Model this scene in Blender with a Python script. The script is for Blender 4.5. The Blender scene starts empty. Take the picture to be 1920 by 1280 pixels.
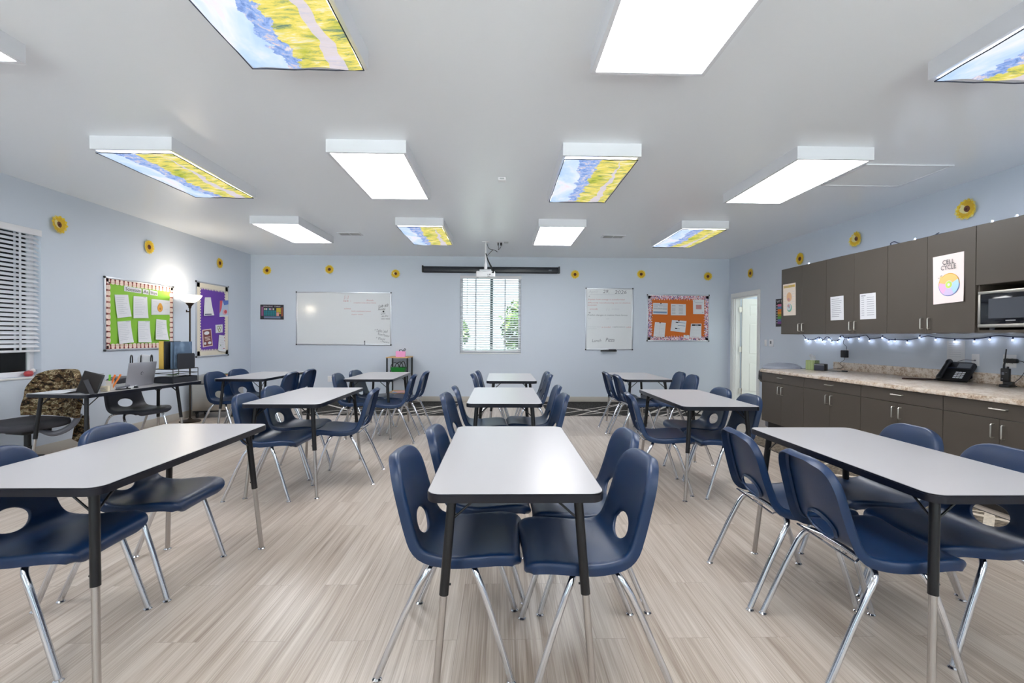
import bpy, bmesh, math, random
from mathutils import Vector, Matrix
from mathutils.geometry import delaunay_2d_cdt
random.seed(7)
PI = math.pi
SC = bpy.context.scene
COL = SC.collection

# ------------------------------------------------------------------ camera
H = 1.2704
cam_data = bpy.data.cameras.new('camera')
cam_data.sensor_width = 36.0
cam_data.lens = 36.0 * 894.1 / 1920.0
cam_data.clip_start = 0.05
cam_data.clip_end = 200
cam = bpy.data.objects.new('camera', cam_data)
COL.objects.link(cam)
Rv = (0.999725, -0.022796, 0.005527)
Uv = (-0.005293, 0.01028, 0.999933)
Bv = (-0.022851, -0.999687, 0.010156)
cam.matrix_world = Matrix(((Rv[0], Uv[0], Bv[0], 0), (Rv[1], Uv[1], Bv[1], 0), (Rv[2], Uv[2], Bv[2], H), (0, 0, 0, 1)))
SC.camera = cam

# ------------------------------------------------------------------ world, exposure
world = bpy.data.worlds.new('world')
SC.world = world
world.use_nodes = True
wn = world.node_tree
wn.nodes['Background'].inputs[0].default_value = (0.82, 0.92, 1.0, 1)
wn.nodes['Background'].inputs[1].default_value = 2.0
sun_data = bpy.data.lights.new('sun', 'SUN')
sun_data.energy = 44.0
sun_data.angle = 0.01
sun_data.color = (1.0, 0.97, 0.92)
sun = bpy.data.objects.new('sun', sun_data)
COL.objects.link(sun)
sun.rotation_euler = (math.radians(25), 0, 0)      # high, behind the camera's side of the building
SC.view_settings.view_transform = 'Standard'
SC.view_settings.look = 'None'
SC.view_settings.exposure = 0.26
SC.view_settings.gamma = 1.0
SC.view_settings.use_curve_mapping = False
SC.cycles.max_bounces = 10
SC.cycles.diffuse_bounces = 6
SC.cycles.glossy_bounces = 4
SC.cycles.transparent_max_bounces = 12
SC.cycles.sample_clamp_indirect = 6.0
SC.cycles.use_denoising = True
PANEL_STRENGTH = 14.0
COVER_STRENGTH = 0.78
HALL_STRENGTH = 3.5

# ------------------------------------------------------------------ room measures
XL, XR0, YB, YF, ZC, AR = -4.8138, 4.4722, 9.279, -2.55, 2.818, -0.0241
ROTR = math.atan2(-1.0, -AR)          # local x runs along the right wall towards the camera
def xr(y): return XR0 + AR * (y - YB)
def xbase(y): return 3.4862 + AR * (y - 8.3975)
def xupper(y): return 3.7397 + AR * (y - 8.3975)

# ------------------------------------------------------------------ materials
def lin(c):
    return tuple(((v / 255.0) / 12.92 if v / 255.0 <= 0.04045 else ((v / 255.0 + 0.055) / 1.055) ** 2.4) for v in c)
MATS = {}
def mat(name, rgb, rough=0.5, metal=0.0, spec=0.5, bump=None, coat=0.0):
    if name in MATS: return MATS[name]
    m = bpy.data.materials.new(name); m.use_nodes = True
    nt = m.node_tree; b = nt.nodes['Principled BSDF']
    b.inputs['Base Color'].default_value = (*lin(rgb), 1)
    b.inputs['Roughness'].default_value = rough
    b.inputs['Metallic'].default_value = metal
    b.inputs['Specular IOR Level'].default_value = spec
    b.inputs['Coat Weight'].default_value = coat
    if bump:
        tc = nt.nodes.new('ShaderNodeTexCoord')
        n = nt.nodes.new('ShaderNodeTexNoise'); n.inputs['Scale'].default_value = bump[0]; n.inputs['Detail'].default_value = 3
        bp = nt.nodes.new('ShaderNodeBump'); bp.inputs['Strength'].default_value = bump[1]; bp.inputs['Distance'].default_value = 0.002
        nt.links.new(tc.outputs['Object'], n.inputs['Vector'])
        nt.links.new(n.outputs['Fac'], bp.inputs['Height']); nt.links.new(bp.outputs['Normal'], b.inputs['Normal'])
    MATS[name] = m
    return m
def emit(name, rgb, strength):
    if name in MATS: return MATS[name]
    m = bpy.data.materials.new(name); m.use_nodes = True
    nt = m.node_tree; b = nt.nodes['Principled BSDF']
    b.inputs['Base Color'].default_value = (*lin(rgb), 1)
    b.inputs['Emission Color'].default_value = (*lin(rgb), 1)
    b.inputs['Emission Strength'].default_value = strength
    MATS[name] = m
    return m
class NT:
    """small helper around a material node tree"""
    def __init__(self, name, rough=0.5, spec=0.5):
        self.m = bpy.data.materials.new(name); self.m.use_nodes = True
        self.t = self.m.node_tree; self.b = self.t.nodes['Principled BSDF']
        self.b.inputs['Roughness'].default_value = rough
        self.b.inputs['Specular IOR Level'].default_value = spec
        MATS[name] = self.m
    def n(self, typ, **kw):
        x = self.t.nodes.new(typ)
        for k, v in kw.items():
            if k in x.inputs: x.inputs[k].default_value = v
            else: setattr(x, k, v)
        return x
    def l(self, a, b): self.t.links.new(a, b)
    def math(self, op, a, b=None):
        x = self.t.nodes.new('ShaderNodeMath'); x.operation = op
        for i, v in enumerate((a, b)):
            if v is None: continue
            if isinstance(v, (int, float)): x.inputs[i].default_value = v
            else: self.l(v, x.inputs[i])
        return x.outputs[0]
    def ramp(self, fac, stops, interp='LINEAR'):
        r = self.t.nodes.new('ShaderNodeValToRGB'); r.color_ramp.interpolation = interp
        e = r.color_ramp.elements
        while len(e) < len(stops): e.new(0.5)
        for el, (p, c) in zip(e, stops): el.position = p; el.color = (*lin(c), 1)
        self.l(fac, r.inputs[0]); return r.outputs[0]
    def mix(self, fac, a, b, blend='MIX'):
        x = self.t.nodes.new('ShaderNodeMix'); x.data_type = 'RGBA'; x.blend_type = blend
        for i, v in ((0, fac), (6, a), (7, b)):
            if isinstance(v, (int, float)): x.inputs[i].default_value = v
            elif isinstance(v, tuple): x.inputs[i].default_value = (*lin(v), 1)
            else: self.l(v, x.inputs[i])
        return x.outputs[2]
    def coord(self, kind='Object', scale=(1, 1, 1), loc=(0, 0, 0), rot=(0, 0, 0)):
        tc = self.t.nodes.new('ShaderNodeTexCoord'); mp = self.t.nodes.new('ShaderNodeMapping')
        mp.inputs['Scale'].default_value = scale; mp.inputs['Location'].default_value = loc; mp.inputs['Rotation'].default_value = rot
        self.l(tc.outputs[kind], mp.inputs[0]); return mp.outputs[0]

M_WALL = mat('wall_paint', (204, 212, 224), 0.55, bump=(120, 0.15))
M_CEIL = mat('ceiling_paint', (240, 244, 249), 0.28, spec=0.5, bump=(6, 0.25))
M_BASEB = mat('rubber_baseboard', (186, 180, 172), 0.5)
M_TRIMW = mat('white_trim', (232, 233, 232), 0.4)
M_DOOR = mat('white_door', (232, 232, 228), 0.42)
M_WHITE = mat('white_plastic', (232, 232, 236), 0.4)
M_HOUSE = mat('white_enamel', (226, 228, 234), 0.45)
M_BLACK = mat('black_plastic', (22, 23, 27), 0.4)
M_BLKMET = mat('black_powder_coat', (9, 10, 15), 0.38)
M_NAVYEDGE = mat('navy_black_edge', (10, 14, 27), 0.28)
M_TOP = mat('grey_laminate', (168, 166, 169), 0.29, spec=0.5)
M_NAVY = mat('navy_plastic', (11, 40, 76), 0.34, spec=0.5, bump=(420, 0.25))
M_CHAR = mat('charcoal_plastic', (38, 41, 52), 0.4, bump=(420, 0.25))
M_CHROME = mat('chrome', (214, 216, 222), 0.12, 1.0)
M_TUBE = mat('satin_steel_tube', (188, 184, 182), 0.26, 1.0)
M_NICKEL = mat('satin_nickel', (206, 202, 196), 0.3, 1.0)
M_ALU = mat('aluminium_frame', (196, 199, 206), 0.35, 0.85)
M_CAB = mat('taupe_laminate', (76, 69, 62), 0.42, spec=0.45)
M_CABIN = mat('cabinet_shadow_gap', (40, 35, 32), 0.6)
M_BOARD = mat('whiteboard_face', (222, 225, 228), 0.16, spec=0.5)
M_PAPER = mat('white_paper', (218, 219, 224), 0.7)
M_CREAM = mat('cream_paper', (226, 212, 200), 0.7)
M_INK = mat('black_ink', (44, 44, 50), 0.7)
M_GREYINK = mat('grey_ink', (150, 153, 162), 0.7)
M_PALEINK = mat('pale_ink', (196, 199, 206), 0.7)
M_REDINK = mat('red_marker', (196, 140, 140), 0.7)
M_BLUEINK = mat('blue_ink', (120, 146, 176), 0.7)
M_MARK = mat('grey_marker', (118, 122, 130), 0.7)
M_GREEN = mat('lime_paper', (132, 186, 56), 0.75)
M_PURPLE = mat('purple_paper', (100, 60, 160), 0.75)
M_ORANGE = mat('orange_paper', (204, 104, 28), 0.75)
M_PETAL = mat('sunflower_yellow', (232, 200, 50), 0.7)
M_PETAL2 = mat('sunflower_amber', (218, 176, 44), 0.7)
M_SEED = mat('sunflower_brown', (104, 60, 40), 0.8)
M_WOOD = mat('light_wood', (206, 164, 108), 0.5)
M_PINK = mat('pink_plastic', (238, 160, 208), 0.45)
M_GRNBIN = mat('green_plastic', (36, 132, 52), 0.45)
M_STEEL = mat('brushed_steel', (186, 182, 174), 0.32, 0.9)
M_GREYPL = mat('grey_plastic', (106, 108, 118), 0.5)
M_GREYFAB = mat('grey_upholstery', (62, 62, 68), 0.85, bump=(300, 0.5))
M_LAPTOP = mat('silver_laptop', (176, 176, 184), 0.35, 0.6)
M_MESHB = mat('black_wire_mesh', (34, 36, 44), 0.5)
M_LIDGREY = mat('grey_bin_lid', (150, 155, 168), 0.45)
M_BAG = mat('black_bin_bag', (14, 15, 18), 0.28)
M_BRONZE = mat('bronze_lamp_metal', (58, 46, 38), 0.4, 0.7)
M_PANEL = emit('light_panel', (252, 253, 255), PANEL_STRENGTH)
M_COVERED = emit('covered_light_panel', (252, 253, 255), 3.0)

def build_floor_mat():
    f = NT('vinyl_plank', 0.32, 0.5)
    c = f.coord('Object')
    sep = f.n('ShaderNodeSeparateXYZ'); f.l(c, sep.inputs[0])
    cmb = f.n('ShaderNodeCombineXYZ'); f.l(sep.outputs[1], cmb.inputs[0]); f.l(sep.outputs[0], cmb.inputs[1])
    br = f.n('ShaderNodeTexBrick'); br.offset = 0.37; br.offset_frequency = 2
    f.l(cmb.outputs[0], br.inputs['Vector'])
    for k, v in (('Scale', 1.0), ('Mortar Size', 0.0012), ('Mortar Smooth', 0.3), ('Bias', 0.0), ('Brick Width', 1.22), ('Row Height', 0.178)): br.inputs[k].default_value = v
    br.inputs['Color1'].default_value = (0, 0, 0, 1); br.inputs['Color2'].default_value = (1, 1, 1, 1); br.inputs['Mortar'].default_value = (0.5, 0.5, 0.5, 1)
    tint = f.n('ShaderNodeSeparateColor'); f.l(br.outputs['Color'], tint.inputs[0])
    # streaks that change from plank to plank
    off = f.math('MULTIPLY', tint.outputs[0], 7.3)
    cm2 = f.n('ShaderNodeCombineXYZ')
    f.l(f.math('ADD', f.math('MULTIPLY', sep.outputs[0], 34.0), off), cm2.inputs[0]); f.l(f.math('MULTIPLY', sep.outputs[1], 0.9), cm2.inputs[1]); f.l(off, cm2.inputs[2])
    n1 = f.n('ShaderNodeTexNoise'); n1.inputs['Scale'].default_value = 1.0; n1.inputs['Detail'].default_value = 4; n1.inputs['Roughness'].default_value = 0.66
    f.l(cm2.outputs[0], n1.inputs['Vector'])
    cm3 = f.n('ShaderNodeCombineXYZ')
    f.l(f.math('ADD', f.math('MULTIPLY', sep.outputs[0], 190.0), off), cm3.inputs[0]); f.l(f.math('MULTIPLY', sep.outputs[1], 2.2), cm3.inputs[1])
    n2 = f.n('ShaderNodeTexNoise'); n2.inputs['Scale'].default_value = 1.0; n2.inputs['Detail'].default_value = 2
    f.l(cm3.outputs[0], n2.inputs['Vector'])
    s = f.math('ADD', f.math('MULTIPLY', n1.outputs[0], 0.60), f.math('MULTIPLY', n2.outputs[0], 0.40))
    s = f.math('ADD', s, f.math('MULTIPLY', f.math('SUBTRACT', tint.outputs[0], 0.5), 0.10))
    col = f.ramp(s, [(0.30, (136, 120, 107)), (0.44, (166, 152, 140)), (0.54, (183, 171, 160)), (0.70, (203, 193, 184))])
    col = f.mix(f.math('MULTIPLY', br.outputs['Fac'], 0.55), col, (112, 100, 90))
    f.l(col, f.b.inputs['Base Color'])
    return f.m
M_FLOOR = build_floor_mat()

def build_rug_mat(name, dark, light, line, seed):
    r = random.Random(seed)
    f = NT(name, 0.95, 0.1)
    c = f.coord('Object')
    sep = f.n('ShaderNodeSeparateXYZ'); f.l(c, sep.inputs[0])
    nz = f.n('ShaderNodeTexNoise'); nz.inputs['Scale'].default_value = 45; nz.inputs['Detail'].default_value = 4; f.l(c, nz.inputs['Vector'])
    col = f.ramp(nz.outputs[0], [(0.35, dark), (0.68, light)])
    mask = None
    for k in range(9):
        a = r.choice([0.75, -0.8, 0.95, -0.9, 0.55, -0.6]) + r.uniform(-.12, .12)
        nx, ny = math.sin(a), math.cos(a)
        d = r.uniform(-1.3, 1.3); w = r.choice([0.012, 0.016, 0.028])
        v = f.math('ADD', f.math('MULTIPLY', sep.outputs[0], nx), f.math('MULTIPLY', sep.outputs[1], ny))
        v = f.math('LESS_THAN', f.math('ABSOLUTE', f.math('SUBTRACT', v, d)), w)
        mask = v if mask is None else f.math('MAXIMUM', mask, v)
    mask = f.math('MULTIPLY', mask, f.math('ADD', 0.45, f.math('MULTIPLY', nz.outputs[0], 0.8)))
    f.l(f.mix(mask, col, line), f.b.inputs['Base Color'])
    return f.m
M_RUGB = build_rug_mat('black_rug', (30, 29, 29), (74, 72, 70), (212, 206, 198), 3)
M_RUGR = build_rug_mat('brown_rug', (76, 68, 60), (140, 128, 114), (216, 204, 188), 5)

def build_granite():
    f = NT('speckled_laminate', 0.3, 0.5)
    c = f.coord('Object')
    a = f.n('ShaderNodeTexNoise'); a.inputs['Scale'].default_value = 16; a.inputs['Detail'].default_value = 8; a.inputs['Roughness'].default_value = 0.72; f.l(c, a.inputs['Vector'])
    b = f.n('ShaderNodeTexNoise'); b.inputs['Scale'].default_value = 70; b.inputs['Detail'].default_value = 5; f.l(c, b.inputs['Vector'])
    s = f.math('ADD', f.math('MULTIPLY', a.outputs[0], 0.65), f.math('MULTIPLY', b.outputs[0], 0.35))
    f.l(f.ramp(s, [(0.34, (112, 92, 76)), (0.43, (176, 152, 130)), (0.50, (206, 192, 176)), (0.58, (226, 216, 206)), (0.66, (186, 160, 134))]), f.b.inputs['Base Color'])
    return f.m
M_GRAN = build_granite()

def build_camo():
    f = NT('woodland_camouflage', 0.85, 0.2)
    c = f.coord('Object', (1, 1, 2.2))
    w = f.n('ShaderNodeTexNoise'); w.inputs['Scale'].default_value = 6; w.inputs['Detail'].default_value = 4; w.inputs['Distortion'].default_value = 2.2; f.l(c, w.inputs['Vector'])
    v = f.n('ShaderNodeTexNoise'); v.inputs['Scale'].default_value = 20; v.inputs['Detail'].default_value = 4; v.inputs['Distortion'].default_value = 1.0; f.l(c, v.inputs['Vector'])
    s = f.math('ADD', f.math('MULTIPLY', w.outputs[0], 0.55), f.math('MULTIPLY', v.outputs[0], 0.45))
    f.l(f.ramp(s, [(0.40, (20, 17, 14)), (0.46, (66, 50, 36)), (0.50, (118, 90, 62)), (0.53, (70, 72, 42)), (0.57, (196, 176, 144)), (0.62, (92, 68, 46))]), f.b.inputs['Base Color'])
    return f.m
M_CAMO = build_camo()

def build_cover_mat():
    f = NT('printed_light_cover', 0.8, 0.2)
    c = f.coord('Object')
    sep = f.n('ShaderNodeSeparateXYZ'); f.l(c, sep.inputs[0])
    u = f.math('ADD', f.math('DIVIDE', sep.outputs[0], 0.6), 0.5)
    v = f.math('ADD', f.math('DIVIDE', sep.outputs[1], 1.2), 0.5)
    def noise(scale, sc, det=6, rough=0.7, dist=0.0):
        n = f.n('ShaderNodeTexNoise'); n.inputs['Scale'].default_value = scale; n.inputs['Detail'].default_value = det; n.inputs['Roughness'].default_value = rough; n.inputs['Distortion'].default_value = dist
        f.l(f.coord('Object', sc), n.inputs['Vector']); return n.outputs[0]
    # sky on the left, ridge line, mountains, autumn trees on the right with a pale road
    edge = noise(5.0, (1, 1, 1), 8, 0.62)
    ridge = f.math('ADD', f.math('ADD', 0.26, f.math('MULTIPLY', f.math('SUBTRACT', edge, 0.5), 0.55)), f.math('MULTIPLY', v, 0.10))
    edge2 = noise(9.0, (1, 1, 1), 8, 0.7)
    wood = f.math('ADD', f.math('ADD', 0.50, f.math('MULTIPLY', f.math('SUBTRACT', edge2, 0.5), 0.34)), f.math('MULTIPLY', v, -0.02))
    sky = f.ramp(noise(4.0, (1, 0.6, 1), 4, 0.55, 0.6), [(0.30, (176, 208, 248)), (0.48, (208, 228, 252)), (0.60, (236, 240, 252)), (0.70, (242, 226, 232))])
    hill = f.ramp(noise(16.0, (1, 1, 1), 8, 0.75, 0.8), [(0.36, (104, 134, 200)), (0.46, (142, 172, 230)), (0.54, (172, 194, 238)), (0.59, (228, 206, 206)), (0.64, (228, 236, 252))])
    tree = f.ramp(noise(12.0, (0.45, 1.9, 1), 8, 0.74, 0.5), [(0.36, (112, 140, 122)), (0.43, (190, 194, 116)), (0.49, (236, 220, 104)), (0.56, (240, 226, 140)), (0.63, (240, 236, 218))])
    grn = f.ramp(noise(3.2, (1, 1, 1), 3, 0.5), [(0.52, (255, 255, 255)), (0.66, (176, 208, 120))])
    tree = f.mix(0.75, tree, grn, 'MULTIPLY')
    road = f.math('LESS_THAN', f.math('ABSOLUTE', f.math('SUBTRACT', u, f.math('ADD', 0.80, f.math('MULTIPLY', f.math('SUBTRACT', noise(3.0, (1, 1, 1), 2), 0.5), 0.3)))), f.math('MULTIPLY', v, 0.075))
    tree = f.mix(f.math('MULTIPLY', road, 0.8), tree, (216, 208, 232))
    col = f.mix(f.math('GREATER_THAN', u, ridge), sky, hill)
    col = f.mix(f.math('GREATER_THAN', u, wood), col, tree)
    f.l(f.mix(0.72, col, (12, 12, 12)), f.b.inputs['Base Color'])
    f.l(col, f.b.inputs['Emission Color']); f.b.inputs['Emission Strength'].default_value = COVER_STRENGTH
    return f.m
M_COVER = build_cover_mat()

def build_glass():
    m = bpy.data.materials.new('window_glass'); m.use_nodes = True
    t = m.node_tree; t.nodes.remove(t.nodes['Principled BSDF'])
    out = t.nodes['Material Output']
    tr = t.nodes.new('ShaderNodeBsdfTransparent'); tr.inputs[0].default_value = (0.93, 0.97, 0.96, 1)
    gl = t.nodes.new('ShaderNodeBsdfGlossy'); gl.inputs['Roughness'].default_value = 0.02
    fr = t.nodes.new('ShaderNodeFresnel'); fr.inputs[0].default_value = 1.45
    mx = t.nodes.new('ShaderNodeMixShader')
    t.links.new(fr.outputs[0], mx.inputs[0]); t.links.new(tr.outputs[0], mx.inputs[1]); t.links.new(gl.outputs[0], mx.inputs[2]); t.links.new(mx.outputs[0], out.inputs[0])
    MATS['window_glass'] = m
    return m
M_GLASS = build_glass()

def build_leaf():
    f = NT('tree_leaves', 0.7, 0.2)
    c = f.coord('Object')
    n = f.n('ShaderNodeTexNoise'); n.inputs['Scale'].default_value = 3; f.l(c, n.inputs['Vector'])
    f.l(f.ramp(n.outputs[0], [(0.35, (22, 40, 24)), (0.5, (58, 86, 44)), (0.65, (120, 146, 76))]), f.b.inputs['Base Color'])
    return f.m
M_LEAF = build_leaf()

def build_speckle(name, base, spots, scale):
    f = NT(name, 0.75, 0.2)
    c = f.coord('Object')
    v = f.n('ShaderNodeTexVoronoi'); v.inputs['Scale'].default_value = scale; f.l(c, v.inputs['Vector'])
    sp = f.n('ShaderNodeSeparateColor'); f.l(v.outputs['Color'], sp.inputs[0])
    f.l(f.ramp(sp.outputs[0], [(0.0, base)] + [(0.25 + 0.75 * i / len(spots), c2) for i, c2 in enumerate(spots)], 'CONSTANT'), f.b.inputs['Base Color'])
    return f.m
M_SPECK = build_speckle('confetti_border', (236, 226, 232), [(220, 130, 110), (110, 110, 170), (232, 214, 214), (90, 84, 110), (214, 150, 180)], 75)
M_WAVE = None
def build_stripe():
    f = NT('wavy_blue_card', 0.6, 0.3)
    c = f.coord('Object')
    w = f.n('ShaderNodeTexWave'); w.inputs['Scale'].default_value = 9; w.inputs['Distortion'].default_value = 2.2; w.inputs['Detail'].default_value = 1; w.bands_direction = 'X'
    f.l(c, w.inputs['Vector'])
    f.l(f.ramp(w.outputs[1], [(0.1, (84, 104, 128)), (0.5, (124, 146, 170)), (0.9, (104, 126, 150))]), f.b.inputs['Base Color'])
    return f.m
M_WAVE = build_stripe()
def build_gingham():
    f = NT('green_gingham', 0.7, 0.2)
    c = f.coord('Object')
    sep = f.n('ShaderNodeSeparateXYZ'); f.l(c, sep.inputs[0])
    h = f.math('ADD', sep.outputs[0], sep.outputs[1])
    a = f.math('GREATER_THAN', f.math('SINE', f.math('MULTIPLY', h, 330.0)), 0.2)
    f.l(f.mix(a, (176, 188, 142), (128, 146, 96)), f.b.inputs['Base Color'])
    return f.m
M_GING = build_gingham()

# ------------------------------------------------------------------ geometry helpers
class MB:
    """collects shapes and links them as ONE mesh object"""
    def __init__(self, xf=None):
        self.bm = bmesh.new(); self.mi = 0; self.xf = xf
    def V(self, p):
        p = Vector(p)
        return self.bm.verts.new(self.xf @ p if self.xf else p)
    def F(self, vs):
        try:
            f = self.bm.faces.new(vs); f.material_index = self.mi; return f
        except ValueError: return None
    def box(self, x0, x1, y0, y1, z0, z1, bev=0.0, seg=2, rot=None):
        c = Vector(((x0 + x1) / 2, (y0 + y1) / 2, (z0 + z1) / 2))
        vs = []
        for z in (z0, z1):
            for x, y in ((x0, y0), (x1, y0), (x1, y1), (x0, y1)):
                p = Vector((x, y, z))
                if rot is not None: p = c + rot @ (p - c)
                vs.append(self.V(p))
        fs = [self.F([vs[i] for i in q]) for q in ((3, 2, 1, 0), (4, 5, 6, 7), (0, 1, 5, 4), (1, 2, 6, 5), (2, 3, 7, 6), (3, 0, 4, 7))]
        if bev > 0:
            es = list({e for f in fs for e in f.edges})
            r = bmesh.ops.bevel(self.bm, geom=es, offset=bev, segments=seg, profile=0.5, affect='EDGES', clamp_overlap=True)
            for f in r['faces']: f.material_index = self.mi
        return self
    def tube(self, pts, r, seg=10, caps=True):
        pts = [Vector(p) for p in pts]
        rad = r if isinstance(r, (list, tuple)) else [r] * len(pts)
        rings = []
        t0 = (pts[1] - pts[0]).normalized()
        up = Vector((0, 0, 1)) if abs(t0.z) < 0.9 else Vector((1, 0, 0))
        n = t0.cross(up).normalized()
        for i, p in enumerate(pts):
            t = (pts[min(i + 1, len(pts) - 1)] - pts[max(i - 1, 0)]).normalized()
            n = (n - t * n.dot(t)).normalized(); b = t.cross(n)
            rings.append([self.V(p + (n * math.cos(2 * PI * k / seg) + b * math.sin(2 * PI * k / seg)) * rad[i]) for k in range(seg)])
        for a, b2 in zip(rings, rings[1:]):
            for k in range(seg): self.F([a[k], a[(k + 1) % seg], b2[(k + 1) % seg], b2[k]])
        if caps:
            self.F(list(reversed(rings[0]))); self.F(rings[-1])
        return self
    def lathe(self, prof, seg=20, c=(0, 0, 0), sx=1.0, sy=1.0):
        c = Vector(c); rings = []
        for r, z in prof:
            if r < 1e-6: rings.append([self.V(c + Vector((0, 0, z)))])
            else: rings.append([self.V(c + Vector((r * sx * math.cos(2 * PI * k / seg), r * sy * math.sin(2 * PI * k / seg), z))) for k in range(seg)])
        for a, b in zip(rings, rings[1:]):
            for k in range(seg):
                k2 = (k + 1) % seg
                if len(a) == 1 and len(b) == 1: continue
                if len(a) == 1: self.F([a[0], b[k2], b[k]])
                elif len(b) == 1: self.F([a[k], a[k2], b[0]])
                else: self.F([a[k], a[k2], b[k2], b[k]])
        return self
    def prism(self, poly, z0, z1, mp=None, cap_mat=None):
        """poly: ccw 2D outline; mp maps (x, y, z) to space"""
        mp = mp or (lambda x, y, z: (x, y, z))
        lo = [self.V(mp(x, y, z0)) for x, y in poly]; hi = [self.V(mp(x, y, z1)) for x, y in poly]
        n = len(poly)
        for i in range(n): self.F([lo[i], lo[(i + 1) % n], hi[(i + 1) % n], hi[i]])
        k = self.mi
        self.F(list(reversed(lo)))
        if cap_mat is not None: self.mi = cap_mat
        self.F(hi); self.mi = k
        return self
    def build(self, name, mats, parent=None, loc=None, rotz=None, sharp=35, smooth=True):
        me = bpy.data.meshes.new(name)
        bmesh.ops.recalc_face_normals(self.bm, faces=self.bm.faces[:])
        self.bm.to_mesh(me); self.bm.free()
        if not isinstance(mats, (list, tuple)): mats = [mats]
        for m in mats: me.materials.append(m)
        if smooth:
            me.polygons.foreach_set('use_smooth', [True] * len(me.polygons))
            me.set_sharp_from_angle(angle=math.radians(sharp))
        o = bpy.data.objects.new(name, me); COL.objects.link(o)
        if parent is not None: o.parent = parent
        if loc is not None: o.location = loc
        if rotz is not None: o.rotation_euler = (0, 0, rotz)
        return o
USED = set()
def tag(o, label, cat, group=None):
    o['label'] = label; o['category'] = cat
    if group: o['group'] = group
    return o
def thing(name, label, cat, loc=(0, 0, 0), rotz=0.0, group=None):
    o = bpy.data.objects.new(name, None); COL.objects.link(o)
    o.location = loc; o.rotation_euler = (0, 0, rotz); o.empty_display_size = 0.1
    return tag(o, label, cat, group)
def struct(o): o['kind'] = 'structure'; return o
def dup(root, loc, rotz, label, group=None):
    r = root.copy(); COL.objects.link(r); r.location = loc; r.rotation_euler = (0, 0, rotz); r['label'] = label
    if group: r['group'] = group
    for ch in list(root.children):
        c = ch.copy(); COL.objects.link(c); c.parent = r
        for g in list(ch.children):
            d = g.copy(); COL.objects.link(d); d.parent = c
    return r
def rrect(w, h, r, n=5, cx=0.0, cy=0.0):
    pts = []
    for sx, sy, a0 in ((1, -1, -90), (1, 1, 0), (-1, 1, 90), (-1, -1, 180)):
        for k in range(n + 1):
            a = math.radians(a0 + 90 * k / n)
            pts.append((cx + sx * (w / 2 - r) + r * math.cos(a), cy + sy * (h / 2 - r) + r * math.sin(a)))
    return pts
def catmull(pts, n=8):
    P = [Vector(p) for p in pts]; P = [P[0] * 2 - P[1]] + P + [P[-1] * 2 - P[-2]]
    out = []
    for i in range(1, len(P) - 2):
        for k in range(n):
            t = k / n
            out.append(0.5 * ((2 * P[i]) + (P[i + 1] - P[i - 1]) * t + (2 * P[i - 1] - 5 * P[i] + 4 * P[i + 1] - P[i + 2]) * t * t + (3 * P[i] - P[i - 1] - 3 * P[i + 1] + P[i + 2]) * t ** 3))
    out.append(P[-2]); return out
TXT = {}
def text_tris(s, size=1.0, bold=0.0):
    """flat lettering: (vertices in the plane, polygons)"""
    key = (s, bold)
    if key not in TXT:
        cu = bpy.data.curves.new('lettering', 'FONT'); cu.body = s; cu.size = 1.0; cu.resolution_u = 2; cu.offset = bold
        cu.fill_mode = 'FRONT'
        o = bpy.data.objects.new('lettering', cu); COL.objects.link(o)
        dg = bpy.context.evaluated_depsgraph_get(); dg.update()
        me = bpy.data.meshes.new_from_object(o.evaluated_get(dg))
        vs = [(v.co.x, v.co.y) for v in me.vertices]; ps = [tuple(p.vertices) for p in me.polygons]
        bpy.data.objects.remove(o); bpy.data.curves.remove(cu); bpy.data.meshes.remove(me)
        TXT[key] = (vs, ps)
    vs, ps = TXT[key]
    return [(x * size, y * size) for x, y in vs], ps
def put_text(mb, s, mp, size, align='C', bold=0.0, width=None, shear=0.0):
    """mp(x, y) -> point; x, y in metres around the anchor"""
    vs, ps = text_tris(s, 1.0, bold)
    x0 = min(v[0] for v in vs); x1 = max(v[0] for v in vs); y0 = min(v[1] for v in vs); y1 = max(v[1] for v in vs)
    sy = size / max(y1 - y0, 1e-6)
    sx = sy if width is None else width / max(x1 - x0, 1e-6)
    ax = {'C': (x0 + x1) / 2, 'L': x0, 'R': x1}[align]
    bv = [mb.V(mp((x - ax) * sx + shear * (y - y0) * sy, (y - (y0 + y1) / 2) * sy)) for x, y in vs]
    for p in ps: mb.F([bv[i] for i in p])
def wall_at(wall, s, z, off=0.0):
    """(location, rotz) of a thing hung on a wall: local x to the right, z up, -y into the room"""
    if wall == 'back': return Vector((s, YB - off, z)), 0.0
    if wall == 'left': return Vector((XL + off, s, z)), PI / 2
    if wall == 'right': return Vector((xr(s) - off, s, z)), ROTR
    if wall == 'upper': return Vector((xupper(s) - off, s, z)), ROTR
    raise KeyError(wall)
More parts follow.
